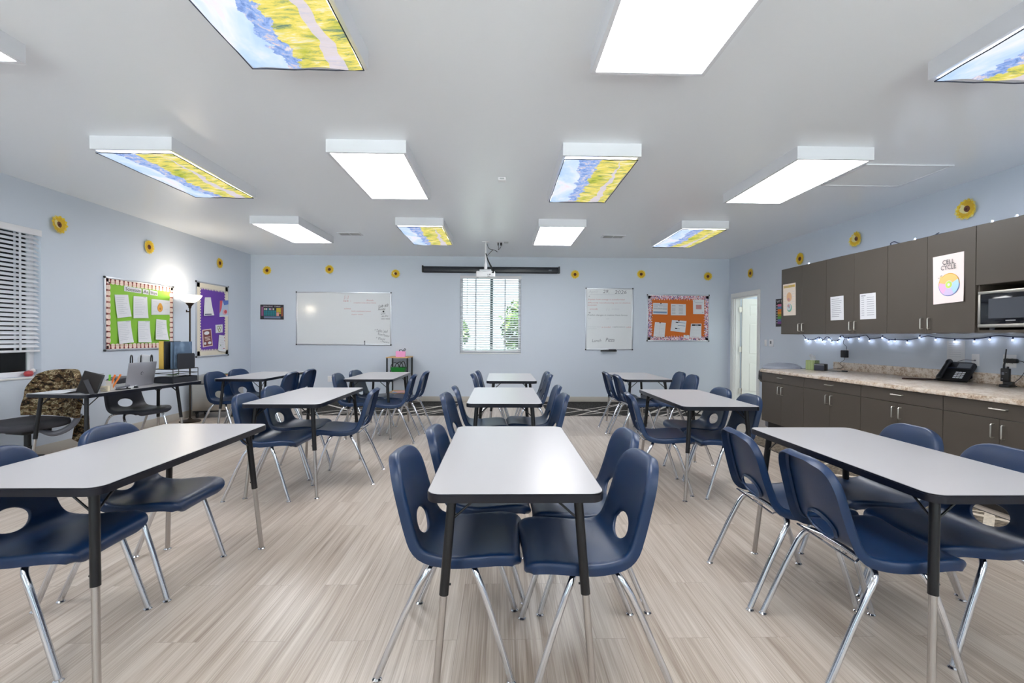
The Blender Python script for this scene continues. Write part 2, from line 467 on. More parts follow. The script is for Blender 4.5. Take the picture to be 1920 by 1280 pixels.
def sheet(name, wall, corners, label, cat, base=M_PAPER, off=0.004, prints=(), texts=(), curl=0.0, mats=(), group=None, nx=4, ny=6, shapes=()):
    """a sheet of paper hung on a wall. corners TL, TR, BR, BL as (along-wall, z)"""
    cs = sum(c[0] for c in corners) / 4; cz = sum(c[1] for c in corners) / 4
    loc, rz = wall_at(wall, cs, cz, off)
    sg = -1.0 if wall in ('right', 'upper') else 1.0
    q = [((c[0] - cs) * sg, c[1] - cz) for c in corners]
    def P(u, v, d=0.0):
        a = [q[0][i] * (1 - u) + q[1][i] * u for i in (0, 1)]; b = [q[3][i] * (1 - u) + q[2][i] * u for i in (0, 1)]
        x = a[0] * (1 - v) + b[0] * v; z = a[1] * (1 - v) + b[1] * v
        y = -curl * (v ** 2) * (0.4 + 0.6 * u) - curl * 0.5 * ((u - 0.5) * 2) ** 2 * v
        return Vector((x, y - d, z))
    mb = MB()
    fr = [[mb.V(P(i / nx, j / ny, 0.0012)) for i in range(nx + 1)] for j in range(ny + 1)]
    bk = [[mb.V(P(i / nx, j / ny, 0.0)) for i in range(nx + 1)] for j in range(ny + 1)]
    for j in range(ny):
        for i in range(nx):
            mb.F([fr[j][i], fr[j + 1][i], fr[j + 1][i + 1], fr[j][i + 1]]); mb.F([bk[j][i], bk[j][i + 1], bk[j + 1][i + 1], bk[j + 1][i]])
    for i in range(nx):
        mb.F([fr[0][i], fr[0][i + 1], bk[0][i + 1], bk[0][i]]); mb.F([fr[ny][i], bk[ny][i], bk[ny][i + 1], fr[ny][i + 1]])
    for j in range(ny):
        mb.F([fr[j][0], bk[j][0], bk[j + 1][0], fr[j + 1][0]]); mb.F([fr[j][nx], fr[j + 1][nx], bk[j + 1][nx], bk[j][nx]])
    for (u0, v0, u1, v1, k) in prints:
        mb.mi = k; n = max(1, int((u1 - u0) * 4))
        nv = max(1, int((v1 - v0) * 6))
        g = [[mb.V(P(u0 + (u1 - u0) * i / n, v0 + (v1 - v0) * j / nv, 0.0024)) for i in range(n + 1)] for j in range(nv + 1)]
        for j in range(nv):
            for i in range(n): mb.F([g[j][i], g[j + 1][i], g[j + 1][i + 1], g[j][i + 1]])
    W = math.hypot(q[1][0] - q[0][0], q[1][1] - q[0][1]); Hh = math.hypot(q[3][0] - q[0][0], q[3][1] - q[0][1])
    lv = 0.0032
    for (poly, k) in shapes:                     # polygons in (u, v)
        mb.mi = k; lv += 0.0004
        mb.F([mb.V(P(u, v, lv)) for u, v in poly])
    for t in texts:
        s, u, v, size, k = t[:5]; kw = t[5] if len(t) > 5 else {}
        mb.mi = k
        put_text(mb, s, lambda x, y: P(u + x / W, v - y / Hh, lv + 0.0008), size, **kw)
    o = mb.build(name, [base] + list(mats), loc=loc, rotz=rz, smooth=False)
    return tag(o, label, cat, group)
def ell(cu, cv, ru, rv, n=20, a0=0, a1=360):
    return [(cu + ru * math.cos(math.radians(a0 + (a1 - a0) * k / n)), cv - rv * math.sin(math.radians(a0 + (a1 - a0) * k / n))) for k in range(n if a1 - a0 == 360 else n + 1)]

# ------------------------------------------------------------------ room shell
LR = (YB - YF) + 0.3
mb = MB(); mb.box(XL - 0.16, 8.0, YF - 0.16, YB + 0.16, -0.12, 0.0); struct(mb.build('floor', M_FLOOR, smooth=False))
mb = MB(); mb.box(XL - 0.16, 8.0, YF - 0.16, YB + 0.16, ZC, ZC + 0.12); struct(mb.build('ceiling', M_CEIL, smooth=False))
def holed(mb, a0, a1, z0, z1, holes, t0, t1, axis):
    """wall along a with openings (h0, h1, hz0, hz1); thickness t0..t1"""
    def bx(p0, p1, q0, q1):
        if axis == 'x': mb.box(p0, p1, t0, t1, q0, q1)
        else: mb.box(t0, t1, p0, p1, q0, q1)
    cur = a0
    for h0, h1, hz0, hz1 in holes:
        bx(cur, h0, z0, z1)
        if hz0 > z0: bx(h0, h1, z0, hz0)
        bx(h0, h1, hz1, z1); cur = h1
    bx(cur, a1, z0, z1)
W1 = (-0.800, 0.385, 0.955, 2.450)
W2 = (3.72, 5.105, 0.835, 2.352)
mb = MB(); mb.box(XL - 0.16, 8.0, YF - 1.75, YF - 0.165, ZC, ZC + 0.12); struct(mb.build('added_sun_eave', M_TRIMW, smooth=False))  # unseen eave, added to keep direct sun out of the front windows
mb = MB(); holed(mb, XL - 0.16, 5.2, 0, ZC, [W1], YB, YB + 0.15, 'x'); struct(mb.build('wall_back', M_WALL, smooth=False))
mb = MB(); holed(mb, YF - 0.15, YB + 0.15, 0, ZC, [W2], XL - 0.15, XL, 'y'); struct(mb.build('wall_left', M_WALL, smooth=False))
W3 = [(-4.2, -0.7, 0.45, 2.45), (0.7, 4.2, 0.45, 2.45)]
mb = MB(); holed(mb, XL - 0.15, 5.2, 0, ZC, W3, YF - 0.15, YF, 'x'); struct(mb.build('wall_front', M_WALL, smooth=False))
DO0, DO1, DOZ = (YB - 9.10), (YB - 8.255), 2.035          # door opening, metres along the right wall from the back corner
mb = MB(); holed(mb, -0.3, LR, 0, ZC, [(DO0, DO1, 0.0, DOZ)], 0, 0.13, 'x')
struct(mb.build('wall_right', M_WALL, loc=(xr(YB), YB, 0), rotz=ROTR, smooth=False))
# rubber baseboards
mb = MB(); mb.box(XL, xr(YB), YB - 0.008, YB, 0, 0.105, 0.003); struct(mb.build('baseboard_back', M_BASEB))
mb = MB(); mb.box(XL, XL + 0.008, YF, YB, 0, 0.105, 0.003); struct(mb.build('baseboard_left', M_BASEB))
mb = MB(); mb.box(0.0, DO0 - 0.07, -0.008, 0, 0, 0.105, 0.003); mb.box(DO1 + 0.075, 2.0, -0.008, 0, 0, 0.105, 0.003); mb.box(6.6, LR - 0.3, -0.008, 0, 0, 0.105, 0.003)
struct(mb.build('baseboard_right', M_BASEB, loc=(xr(YB), YB, 0), rotz=ROTR))
# door casing, jambs, leaf
mb = MB()
for a, b in ((DO0 - 0.075, DO0 + 0.004), (DO1 - 0.004, DO1 + 0.075)): mb.box(a, b, -0.018, 0, 0, DOZ + 0.004, 0.004)
mb.box(DO0 - 0.075, DO1 + 0.075, -0.018, 0, DOZ + 0.004, DOZ + 0.085, 0.004)
mb.box(DO0, DO0 + 0.018, 0, 0.13, 0, DOZ); mb.box(DO1 - 0.018, DO1, 0, 0.13, 0, DOZ); mb.box(DO0 + 0.018, DO1 - 0.018, 0, 0.13, DOZ - 0.018, DOZ)
mb.box(DO0 + 0.018, DO0 + 0.032, 0.03, 0.085, 0, DOZ - 0.018); mb.box(DO1 - 0.032, DO1 - 0.018, 0.03, 0.085, 0, DOZ - 0.018)
struct(mb.build('trim_1', M_TRIMW, loc=(xr(YB), YB, 0), rotz=ROTR))
def six_panel(w, h, t):
    m = MB()
    st, gap = 0.115, 0.10
    zs = [(0.20, 0.80), (0.93, 1.55), (1.66, 1.90)]
    xs = [(st, (w - gap) / 2), ((w + gap) / 2, w - st)]
    m.box(0, w, 0.008, t - 0.008, 0, h)                                      # core
    for sy0, sy1 in ((0, 0.010), (t - 0.010, t)):
        m.box(0, st, sy0, sy1, 0, h); m.box(w - st, w, sy0, sy1, 0, h); m.box((w - gap) / 2, (w + gap) / 2, sy0, sy1, 0, h)
        zz = 0.0
        for a, b in zs + [(h, h)]:
            for x0, x1 in xs: m.box(x0, x1, sy0, sy1, zz, a)
            zz = b
        for a, b in zs:
            for x0, x1 in xs: m.box(x0 + 0.03, x1 - 0.03, sy0 + (0.002 if sy0 == 0 else 0.0), sy1 - (0.0 if sy0 == 0 else 0.002), a + 0.03, b - 0.03, 0.006, 1)
    return m
HX = xr(9.08) + 0.135
leaf = six_panel(0.80, 2.01, 0.04).build('door_1', M_DOOR, loc=(HX + 0.012, 9.045, 0.012), rotz=math.radians(-1.5), sharp=20)
struct(leaf)
for hz in (0.24, 1.04, 1.80):
    mb = MB(); mb.box(-0.06, -0.012, 0.0, 0.003, hz - 0.05, hz + 0.05); mb.tube([(-0.006, -0.004, hz - 0.052), (-0.006, -0.004, hz + 0.052)], 0.008)
    mb.box(-0.012, 0.003, 0.002, 0.036, hz - 0.05, hz + 0.05)
    mb.build('door_hinge', M_NICKEL, parent=leaf)
mb = MB(); mb.lathe([(0, -0.004), (0.032, -0.004), (0.032, 0.006), (0.012, 0.012), (0.012, 0.035), (0.026, 0.045), (0.028, 0.062), (0.0, 0.072)], 18)
k = mb.build('door_knob', M_NICKEL, parent=leaf); k.location = (0.735, -0.002, 0.95); k.rotation_euler = (PI / 2, 0, 0)
# the small room beyond the door
mb = MB(); mb.box(xr(8) + 0.14, 7.8, 7.20, 7.3, 0, ZC); mb.box(7.8, 7.9, 7.2, 9.3, 0, ZC)
struct(mb.build('wall_hall', M_DOOR, smooth=False))
hl = thing('hall_ceiling_light', 'ceiling light of the small room beyond the open white door', 'ceiling light', (5.6, 8.3, ZC))
mb = MB(); mb.box(-0.3, 0.3, -0.3, 0.3, -0.06, 0.0, 0.006); mb.build('housing', M_HOUSE, hl)
mb = MB(); mb.box(-0.27, 0.27, -0.27, 0.27, -0.068, -0.0605); mb.build('diffuser', emit('hall_panel', (255, 252, 244), HALL_STRENGTH), hl)

# ------------------------------------------------------------------ windows and blinds
def make_window(n, x0, x1, z0, z1, loc, rz, mull, depth=0.15):
    """local x along the wall, y outwards"""
    fr = 0.05
    mb = MB(); y0, y1 = 0.075, 0.125
    mb.box(x0, x0 + fr, y0, y1, z0, z1, 0.004); mb.box(x1 - fr, x1, y0, y1, z0, z1, 0.004)
    mb.box(x0 + fr, x1 - fr, y0, y1, z0, z0 + fr, 0.004); mb.box(x0 + fr, x1 - fr, y0, y1, z1 - fr, z1, 0.004)
    w = struct(mb.build('window_%d' % n, M_WHITE, loc=loc, rotz=rz))
    mb = MB(); mb.box(x0 - 0.0, x1 + 0.0, -0.012, 0.075, z0 - 0.02, z0 - 0.0005, 0.004); mb.build('window_sill', M_TRIMW, w)
    mb = MB(); mb.box(mull - 0.028, mull + 0.028, y0 + 0.004, y1 - 0.004, z0 + fr, z1 - fr, 0.004); mb.build('mullion', mat('dark_mullion', (70, 96, 100), 0.4), w)
    for a, b in ((x0 + fr, mull - 0.028), (mull + 0.028, x1 - fr)):
        mb = MB(); mb.box(a, b, 0.098, 0.102, z0 + fr, z1 - fr); mb.build('window_pane', M_GLASS, w, smooth=False)
    return w
make_window(1, W1[0], W1[1], W1[2], W1[3], (0, YB, 0), 0.0, -0.19)
make_window(2, W2[0], W2[1], W2[2], W2[3], (XL, 0, 0), PI / 2, 4.62)
for k_, w_ in enumerate(W3): make_window(3 + k_, -w_[1], -w_[0], w_[2], w_[3], (0, YF, 0), PI, -(w_[0] + w_[1]) / 2)
def make_blind(label, x0, x1, ztop, zbot, loc, rz, tapes, tilt, wand):
    t = thing('window_blind', label, 'window blind', loc, rz, None)
    mb = MB(); mb.box(x0 + 0.004, x1 - 0.004, -0.004, 0.055, ztop - 0.055, ztop - 0.002, 0.004); mb.box(x0 - 0.004, x1 + 0.004, -0.014, -0.005, ztop - 0.064, ztop, 0.003)
    mb.build('valance', M_WHITE, t)
    mb = MB(); pitch = 0.0445; z = ztop - 0.09; rot = Matrix.Rotation(tilt, 3, 'X')
    while z > zbot + 0.03:
        mb.box(x0 + 0.006, x1 - 0.006, 0.0, 0.05, z - 0.0015, z + 0.0015, rot=rot); z -= pitch
    mb.build('slats', M_WHITE, t, smooth=False)
    mb = MB(); mb.box(x0 + 0.006, x1 - 0.006, 0.0, 0.05, zbot, zbot + 0.022, 0.004); mb.build('bottom_rail', M_WHITE, t)
    for tx in tapes:
        mb = MB(); mb.box(tx - 0.012, tx + 0.012, -0.0022, -0.001, zbot + 0.02, ztop - 0.06); mb.box(tx - 0.012, tx + 0.012, 0.051, 0.0522, zbot + 0.02, ztop - 0.06)
        mb.build('ladder_tape', mat('blind_tape', (206, 210, 216), 0.8), t, smooth=False)
    mb = MB(); mb.tube([(wand, -0.02, ztop - 0.06), (wand, -0.02, ztop - 0.75)], 0.004, 8); mb.build('tilt_wand', mat('wand_grey', (130, 140, 146), 0.4), t)
    return t
make_blind('white slatted blind lowered over the window under the screen case', W1[0] + 0.002, W1[1] - 0.002, 2.448, 0.972, (0, YB + 0.004, 0), 0.0, (-0.495, 0.075), math.radians(24), -0.66)
make_blind('white slatted blind half raised over the window on the left wall', W2[0] + 0.002, W2[1] - 0.002, 2.350, 1.085, (XL - 0.004, 0, 0), PI / 2, (4.05, 4.89), math.radians(38), 3.9)
# ornament on the left sill
o = thing('bird_ornament', 'small red and white bird ornament on the left window sill', 'ornament', (XL - 0.03, 5.0, 0.8355))
mb = MB(); mb.lathe([(0, 0), (0.026, 0.004), (0.038, 0.026), (0.028, 0.052), (0, 0.062)], 14, sx=0.8, sy=1.25); mb.build('body', mat('ornament_red', (176, 60, 66), 0.4), o)
mb = MB(); mb.lathe([(0, 0), (0.018, 0.006), (0.022, 0.02), (0.014, 0.036), (0, 0.042)], 12, c=(0, 0.046, 0.038)); mb.build('head', mat('ornament_white', (226, 222, 222), 0.4), o)
mb = MB(); mb.lathe([(0.006, 0), (0, 0.022)], 8, c=(0, 0, 0)); b = mb.build('beak', M_BLACK, o); b.location = (0, 0.066, 0.06); b.rotation_euler = (-PI / 2, 0, 0)

# ------------------------------------------------------------------ outdoors: seen through the blinds, plus unseen bounce ground
mb = MB(); mb.box(-30, 30, YB + 0.2, 60, -0.4, -0.3); struct(mb.build('ground_outside', mat('pale_paving', (150, 160, 158), 0.9), smooth=False))
mb = MB(); mb.box(-30, 30, -40, YF - 0.2, -0.4, -0.3); struct(mb.build('bounce_ground_front', mat('bounce_concrete', (222, 224, 226), 0.9), smooth=False))  # unseen ground behind the camera, made pale to bounce sun onto the ceiling
mb = MB(); mb.box(-40, XL - 0.2, YF - 0.2, YB + 0.2, -0.4, -0.3); struct(mb.build('ground_beside', mat('grey_paving', (120, 122, 124), 0.9), smooth=False))
def tree(name, label, loc, h, crown, n, leaf, seed, z0, group=None):
    r = random.Random(seed); t = thing(name, label, 'tree', loc, 0, group)
    mb = MB(); mb.tube([(0, 0, 0), (0.03, 0.02, h * 0.4), (-0.03, 0.0, h * 0.8)], [0.07, 0.05, 0.02], 8); mb.build('trunk', mat('tree_bark', (92, 78, 66), 0.9), t)
    mb = MB()
    for _ in range(n):
        while True:
            p = Vector((r.uniform(-1, 1), r.uniform(-1, 1), r.uniform(-1, 1)))
            if 0.25 < p.length < 1: break
        p = Vector((p.x * crown[0], p.y * crown[1], z0 + crown[2] + p.z * crown[2]))
        a = Vector((r.uniform(-1, 1), r.uniform(-1, 1), r.uniform(-1, 1))).normalized(); b = a.orthogonal().normalized(); s = leaf * r.uniform(0.6, 1.2)
        mb.F([mb.V(p), mb.V(p + (a + b) * s * 0.35), mb.V(p + a * s), mb.V(p + (a - b) * s * 0.35)])
    mb.build('crown', M_LEAF, t, smooth=False)
tree('shrub', 'bushy green tree outside, filling the right half of the back window', (0.75, 12.9, -0.3), 2.2, (0.75, 0.8, 0.85), 1500, 0.16, 11, 0.95)
tree('shrub', 'small dark tree outside, seen through the left edge of the back window', (-1.12, 13.6, -0.3), 1.8, (0.2, 0.3, 0.34), 420, 0.11, 12, 1.35)
mb = MB(); mb.box(-8, 8, 24, 24.3, -0.3, 0.85); struct(mb.build('wall_garden', mat('garden_wall', (120, 140, 138), 0.9), smooth=False))
mb = MB(); mb.box(-9.2, -8.9, 2, 26, -0.3, 4.6)
for k in range(24): mb.box(-8.9, -8.875, 2, 26, -0.2 + k * 0.2, -0.03 + k * 0.2)
tag(mb.build('neighbouring_building', mat('grey_siding', (120, 128, 142), 0.8), smooth=False), 'dark grey clad building outside the left window', 'building')

# ------------------------------------------------------------------ ceiling lights
def make_light(label, loc, covered, group):
    t = thing('ceiling_light', label, 'ceiling light', loc, 0, group)
    mb = MB(); w, l = 0.315, 0.645
    for a in ((-w, -w + 0.012, -l, l), (w - 0.012, w, -l, l), (-w + 0.012, w - 0.012, -l, -l + 0.012), (-w + 0.012, w - 0.012, l - 0.012, l)):
        mb.box(a[0], a[1], a[2], a[3], -0.102, 0.0)
    mb.box(-w + 0.012, w - 0.012, -l + 0.012, l - 0.012, -0.012, 0.0)
    for a in ((-w + 0.012, -w + 0.024, -l + 0.012, l - 0.012), (w - 0.024, w - 0.012, -l + 0.012, l - 0.012), (-w + 0.024, w - 0.024, -l + 0.012, -l + 0.024), (-w + 0.024, w - 0.024, l - 0.024, l - 0.012)):
        mb.box(a[0], a[1], a[2], a[3], -0.102, -0.092)
    mb.build('housing', M_HOUSE, t, smooth=False)
    mb = MB(); mb.box(-w + 0.024, w - 0.024, -l + 0.024, l - 0.024, -0.098, -0.092); mb.build('diffuser', M_COVERED if covered else M_PANEL, t, smooth=False)
    return t
LX = [-2.90, -1.075, 0.80, 2.695]
LY = [1.985, 4.45, 6.91]
ROWN = ['nearest the camera', 'midway', 'nearest the back wall']
COLN = ['window side', 'left of centre', 'right of centre', 'cabinet side']
def make_cover(label, loc, seed, near_gap):
    r = random.Random(seed); mb = MB(); nx, ny = 12, 26; w, l = 0.297, 0.622
    ph = [r.uniform(0, 6) for _ in range(4)]
    def z(u, v): return -0.014 * math.sin(PI * u) * math.sin(PI * v) - 0.006 * math.sin(9 * v + ph[0]) * math.sin(PI * u) - 0.004 * math.sin(13 * u + ph[1] + 4 * v)
    g = {}
    for s in (0, 1):
        for j in range(ny + 1):
            for i in range(nx + 1):
                u, v = i / nx, j / ny
                x = -w + 2 * w * u; y = -l + near_gap + (2 * l - near_gap) * v
                if v in (0.0, 1.0): y += 0.012 * math.sin(PI * u) * (1 if v == 0 else -1) * 0.6 + 0.004 * math.sin(11 * u + ph[2])
                if u in (0.0, 1.0): x += (0.01 if u == 0 else -0.01) * abs(math.sin(2 * PI * v + ph[3])) * 0.8
                g[s, i, j] = mb.V((x, y, z(u, v) - 0.002 * s))
    for j in range(ny):
        for i in range(nx):
            mb.F([g[0, i, j], g[0, i + 1, j], g[0, i + 1, j + 1], g[0, i, j + 1]]); mb.F([g[1, i, j], g[1, i, j + 1], g[1, i + 1, j + 1], g[1, i + 1, j]])
    rim = [(i, 0) for i in range(nx)] + [(nx, j) for j in range(ny)] + [(i, ny) for i in range(nx, 0, -1)] + [(0, j) for j in range(ny, 0, -1)]
    for k in range(len(rim)):
        a, b = rim[k], rim[(k + 1) % len(rim)]; mb.F([g[0, a[0], a[1]], g[1, a[0], a[1]], g[1, b[0], b[1]], g[0, b[0], b[1]]])
    o = mb.build('light_cover', M_COVER, loc=loc)
    tag(o, label, 'light cover', 'printed covers on the ceiling lights')
    path = [Vector(g_) for g_ in [(-w, -l + near_gap, z(0, 0)), (w, -l + near_gap, z(1, 0)), (w, l, z(1, 1)), (-w, l, z(0, 1)), (-w, -l + near_gap, z(0, 0))]]
    m2 = MB(); pts = []
    for a, b in zip(path, path[1:]):
        for k in range(8): pts.append(a.lerp(b, k / 8) + Vector((0, 0, -0.004 + 0.002 * math.sin(k * 2.1))))
    pts.append(path[-1] + Vector((0, 0, -0.004)))
    m2.tube(pts, 0.0035, 6); m2.build('hem', mat('dark_hem', (44, 50, 66), 0.8), o)
    return o
for r in range(3):
    for c in range(4):
        covered = (r + c) % 2 == 1
        x = LX[c] + (0.03 if r == 0 and c <= 1 else 0) + (-0.05 if r == 2 and c == 0 else 0)
        kind = 'ceiling light with printed cover' if covered else 'bare white ceiling light'
        make_light(kind + ' in the row %s, %s' % (ROWN[r], COLN[c]), (x, LY[r], ZC), covered, 'box ceiling lights')
        if covered:
            make_cover('printed landscape cover, row %s, %s' % (ROWN[r], COLN[c]), (x, LY[r], ZC - 0.112), r * 7 + c, 0.0 if r == 0 else 0.014)
for c in range(4):      # the row over the camera
    make_light('white box ceiling light in the row behind the camera, %s' % COLN[c], (LX[c], -0.475, ZC), c % 2 == 0, 'box ceiling lights')

# ------------------------------------------------------------------ ceiling fittings
def vent(label, x, y, w, d):
    t = thing('ceiling_vent', label, 'air vent', (x, y, ZC), 0, 'ceiling air vents')
    mb = MB(); 
    for a in ((-w, w, -d, -d + 0.02), (-w, w, d - 0.02, d), (-w, -w + 0.02, -d + 0.02, d - 0.02), (w - 0.02, w, -d + 0.02, d - 0.02), (-0.008, 0.008, -d + 0.02, d - 0.02)): mb.box(*a, -0.010, 0)
    mb.build('vent_frame', M_HOUSE, t, smooth=False)
    mb = MB(); mb.box(-w + 0.02, w - 0.02, -d + 0.02, d - 0.02, -0.002, 0); mb.build('backing', mat('vent_dark', (120, 122, 124), 0.8), t, smooth=False)
    mb = MB(); n = 9
    for k in range(n):
        yy = -d + 0.03 + (2 * d - 0.06) * k / (n - 1); mb.box(-w + 0.02, w - 0.02, yy - 0.006, yy + 0.006, -0.008, -0.006, rot=Matrix.Rotation(0.5, 3, 'X'))
    mb.build('louvres', mat('vent_slat', (186, 188, 190), 0.5), t, smooth=False)
vent('slotted ceiling air vent left of the projector', -2.30, 7.31, 0.17, 0.10)
vent('slotted ceiling air vent right of the projector', 1.71, 7.30, 0.17, 0.10)
o = thing('motion_sensor', 'small square white sensor on the ceiling before the projector', 'ceiling sensor', (0.0, 4.68, ZC))
mb = MB(); mb.box(-0.038, 0.038, -0.038, 0.038, -0.03, 0, 0.005); mb.build('body', M_WHITE, o)
mb = MB(); mb.box(-0.022, 0.022, -0.0395, -0.038, -0.022, -0.008); mb.build('lens', mat('lens_grey', (168, 170, 174), 0.3), o)
t = thing('access_panel', 'flat white access panel in the ceiling over the upper cabinets', 'access panel', (3.62, 4.46, ZC))
mb = MB()
for a in ((-0.40, 0.40, -0.30, -0.275), (-0.40, 0.40, 0.275, 0.30), (-0.40, -0.375, -0.275, 0.275), (0.375, 0.40, -0.275, 0.275)): mb.box(*a, -0.012, 0, 0.002)
mb.build('panel_trim', M_HOUSE, t)
mb = MB(); mb.box(-0.375, 0.375, -0.275, 0.275, -0.006, 0); mb.build('hatch', mat('hatch_white', (236, 240, 244), 0.5), t)

# ------------------------------------------------------------------ activity tables
def make_table(label, loc, rz=0.0, L=1.22, W=0.61, top=M_TOP, sleeve_z=0.37, back=(0.0, 0.0)):
    t = thing('activity_table', label, 'table', loc, rz, 'grey topped activity tables')
    hw, hl, zt = W / 2, L / 2, 0.74
    mb = MB(); mb.mi = 1
    mb.prism(rrect(W - 0.004, L - 0.004, 0.05, 6), zt - 0.031, zt - 0.027)
    mb.prism(rrect(W, L, 0.052, 6), zt - 0.027, zt - 0.006)
    mb.prism(rrect(W - 0.003, L - 0.003, 0.051, 6), zt - 0.006, zt - 0.001)
    mb.mi = 0; mb.prism(rrect(W - 0.007, L - 0.007, 0.049, 6), zt - 0.003, zt)
    mb.build('tabletop', [top, M_NAVYEDGE], t)
    for sx in (-1, 1):
        for sy in (-1, 1):
            a = Vector((sx * (hw - 0.082), sy * (hl - 0.085), zt - 0.031)); b = Vector((sx * (hw - 0.030), sy * (hl - 0.032), 0.010))
            if sy > 0 and any(back): q_ = back[0 if sx < 0 else 1]; a = a + Vector((q_, -0.06, 0)); b = b + Vector((q_, -0.06, 0))
            def at(z): return a.lerp(b, (a.z - z) / (a.z - b.z))
            mb = MB(); mb.mi = 0; mb.tube([at(zt - 0.031), at(sleeve_z)], 0.0165, 14)
            mb.box(a.x - 0.045, a.x + 0.045, a.y - 0.045, a.y + 0.045, zt - 0.036, zt - 0.0305)
            mb.mi = 1; mb.tube([at(sleeve_z + 0.02), at(0.010)], 0.0128, 14)
            mb.mi = 0; c = at(sleeve_z + 0.035); mb.tube([c, c + Vector((-sx * 0.022, 0, 0))], 0.004, 8)
            lg = mb.build('leg', [M_BLKMET, M_TUBE], t)
            mb = MB(); mb.lathe([(0, 0.0), (0.019, 0.0), (0.020, 0.004), (0.010, 0.010), (0.008, 0.018), (0, 0.018)], 14, c=(b.x, b.y, 0)); mb.build('foot_glide', M_CHROME, lg)
            mb = MB(); p = at(0.62)
            mb.tube([p, Vector((p.x - sx * 0.10, p.y, zt - 0.032))], 0.0042, 8); mb.tube([p, Vector((p.x, p.y - sy * 0.12, zt - 0.032))], 0.0042, 8)
            mb.build('brace', M_BLKMET, t)
    return t
TROW = ['front', 'middle', 'back']
def table_at(x, y, label, rz=0.0): return (x, y + 0.61, label, rz)
TABLES = [
    (-1.695, 1.672, 'grey topped table in the front row, left of the centre aisle table'),
    (0.053, 1.600, 'grey topped table nearest the camera, in the middle of the front row'),
    (1.775, 1.578, 'grey topped table in the front row, beside the cabinets'),
    (-1.706, 3.706, 'grey topped table in the second row, left of the aisle table'),
    (0.030, 3.763, 'grey topped table in the second row, centre, reflecting the window'),
    (1.708, 3.622, 'grey topped table in the second row, on the cabinet side'),
    (-1.629, 5.851, 'grey topped table in the third row, before the black rolling cart'),
    (0.130, 5.690, 'grey topped table in the third row, centre, under the back window'),
    (1.868, 5.940, 'grey topped table in the third row, on the cabinet side'),
    (-3.180, 5.840, 'grey topped table by the steel chest, before the purple board'),
]
t0 = make_table(TABLES[0][2], (TABLES[0][0], TABLES[0][1] + 0.61, 0))
for x, y, lab in TABLES[1:]:
    dup(t0, (x, y + 0.61, 0), 0.0, lab)

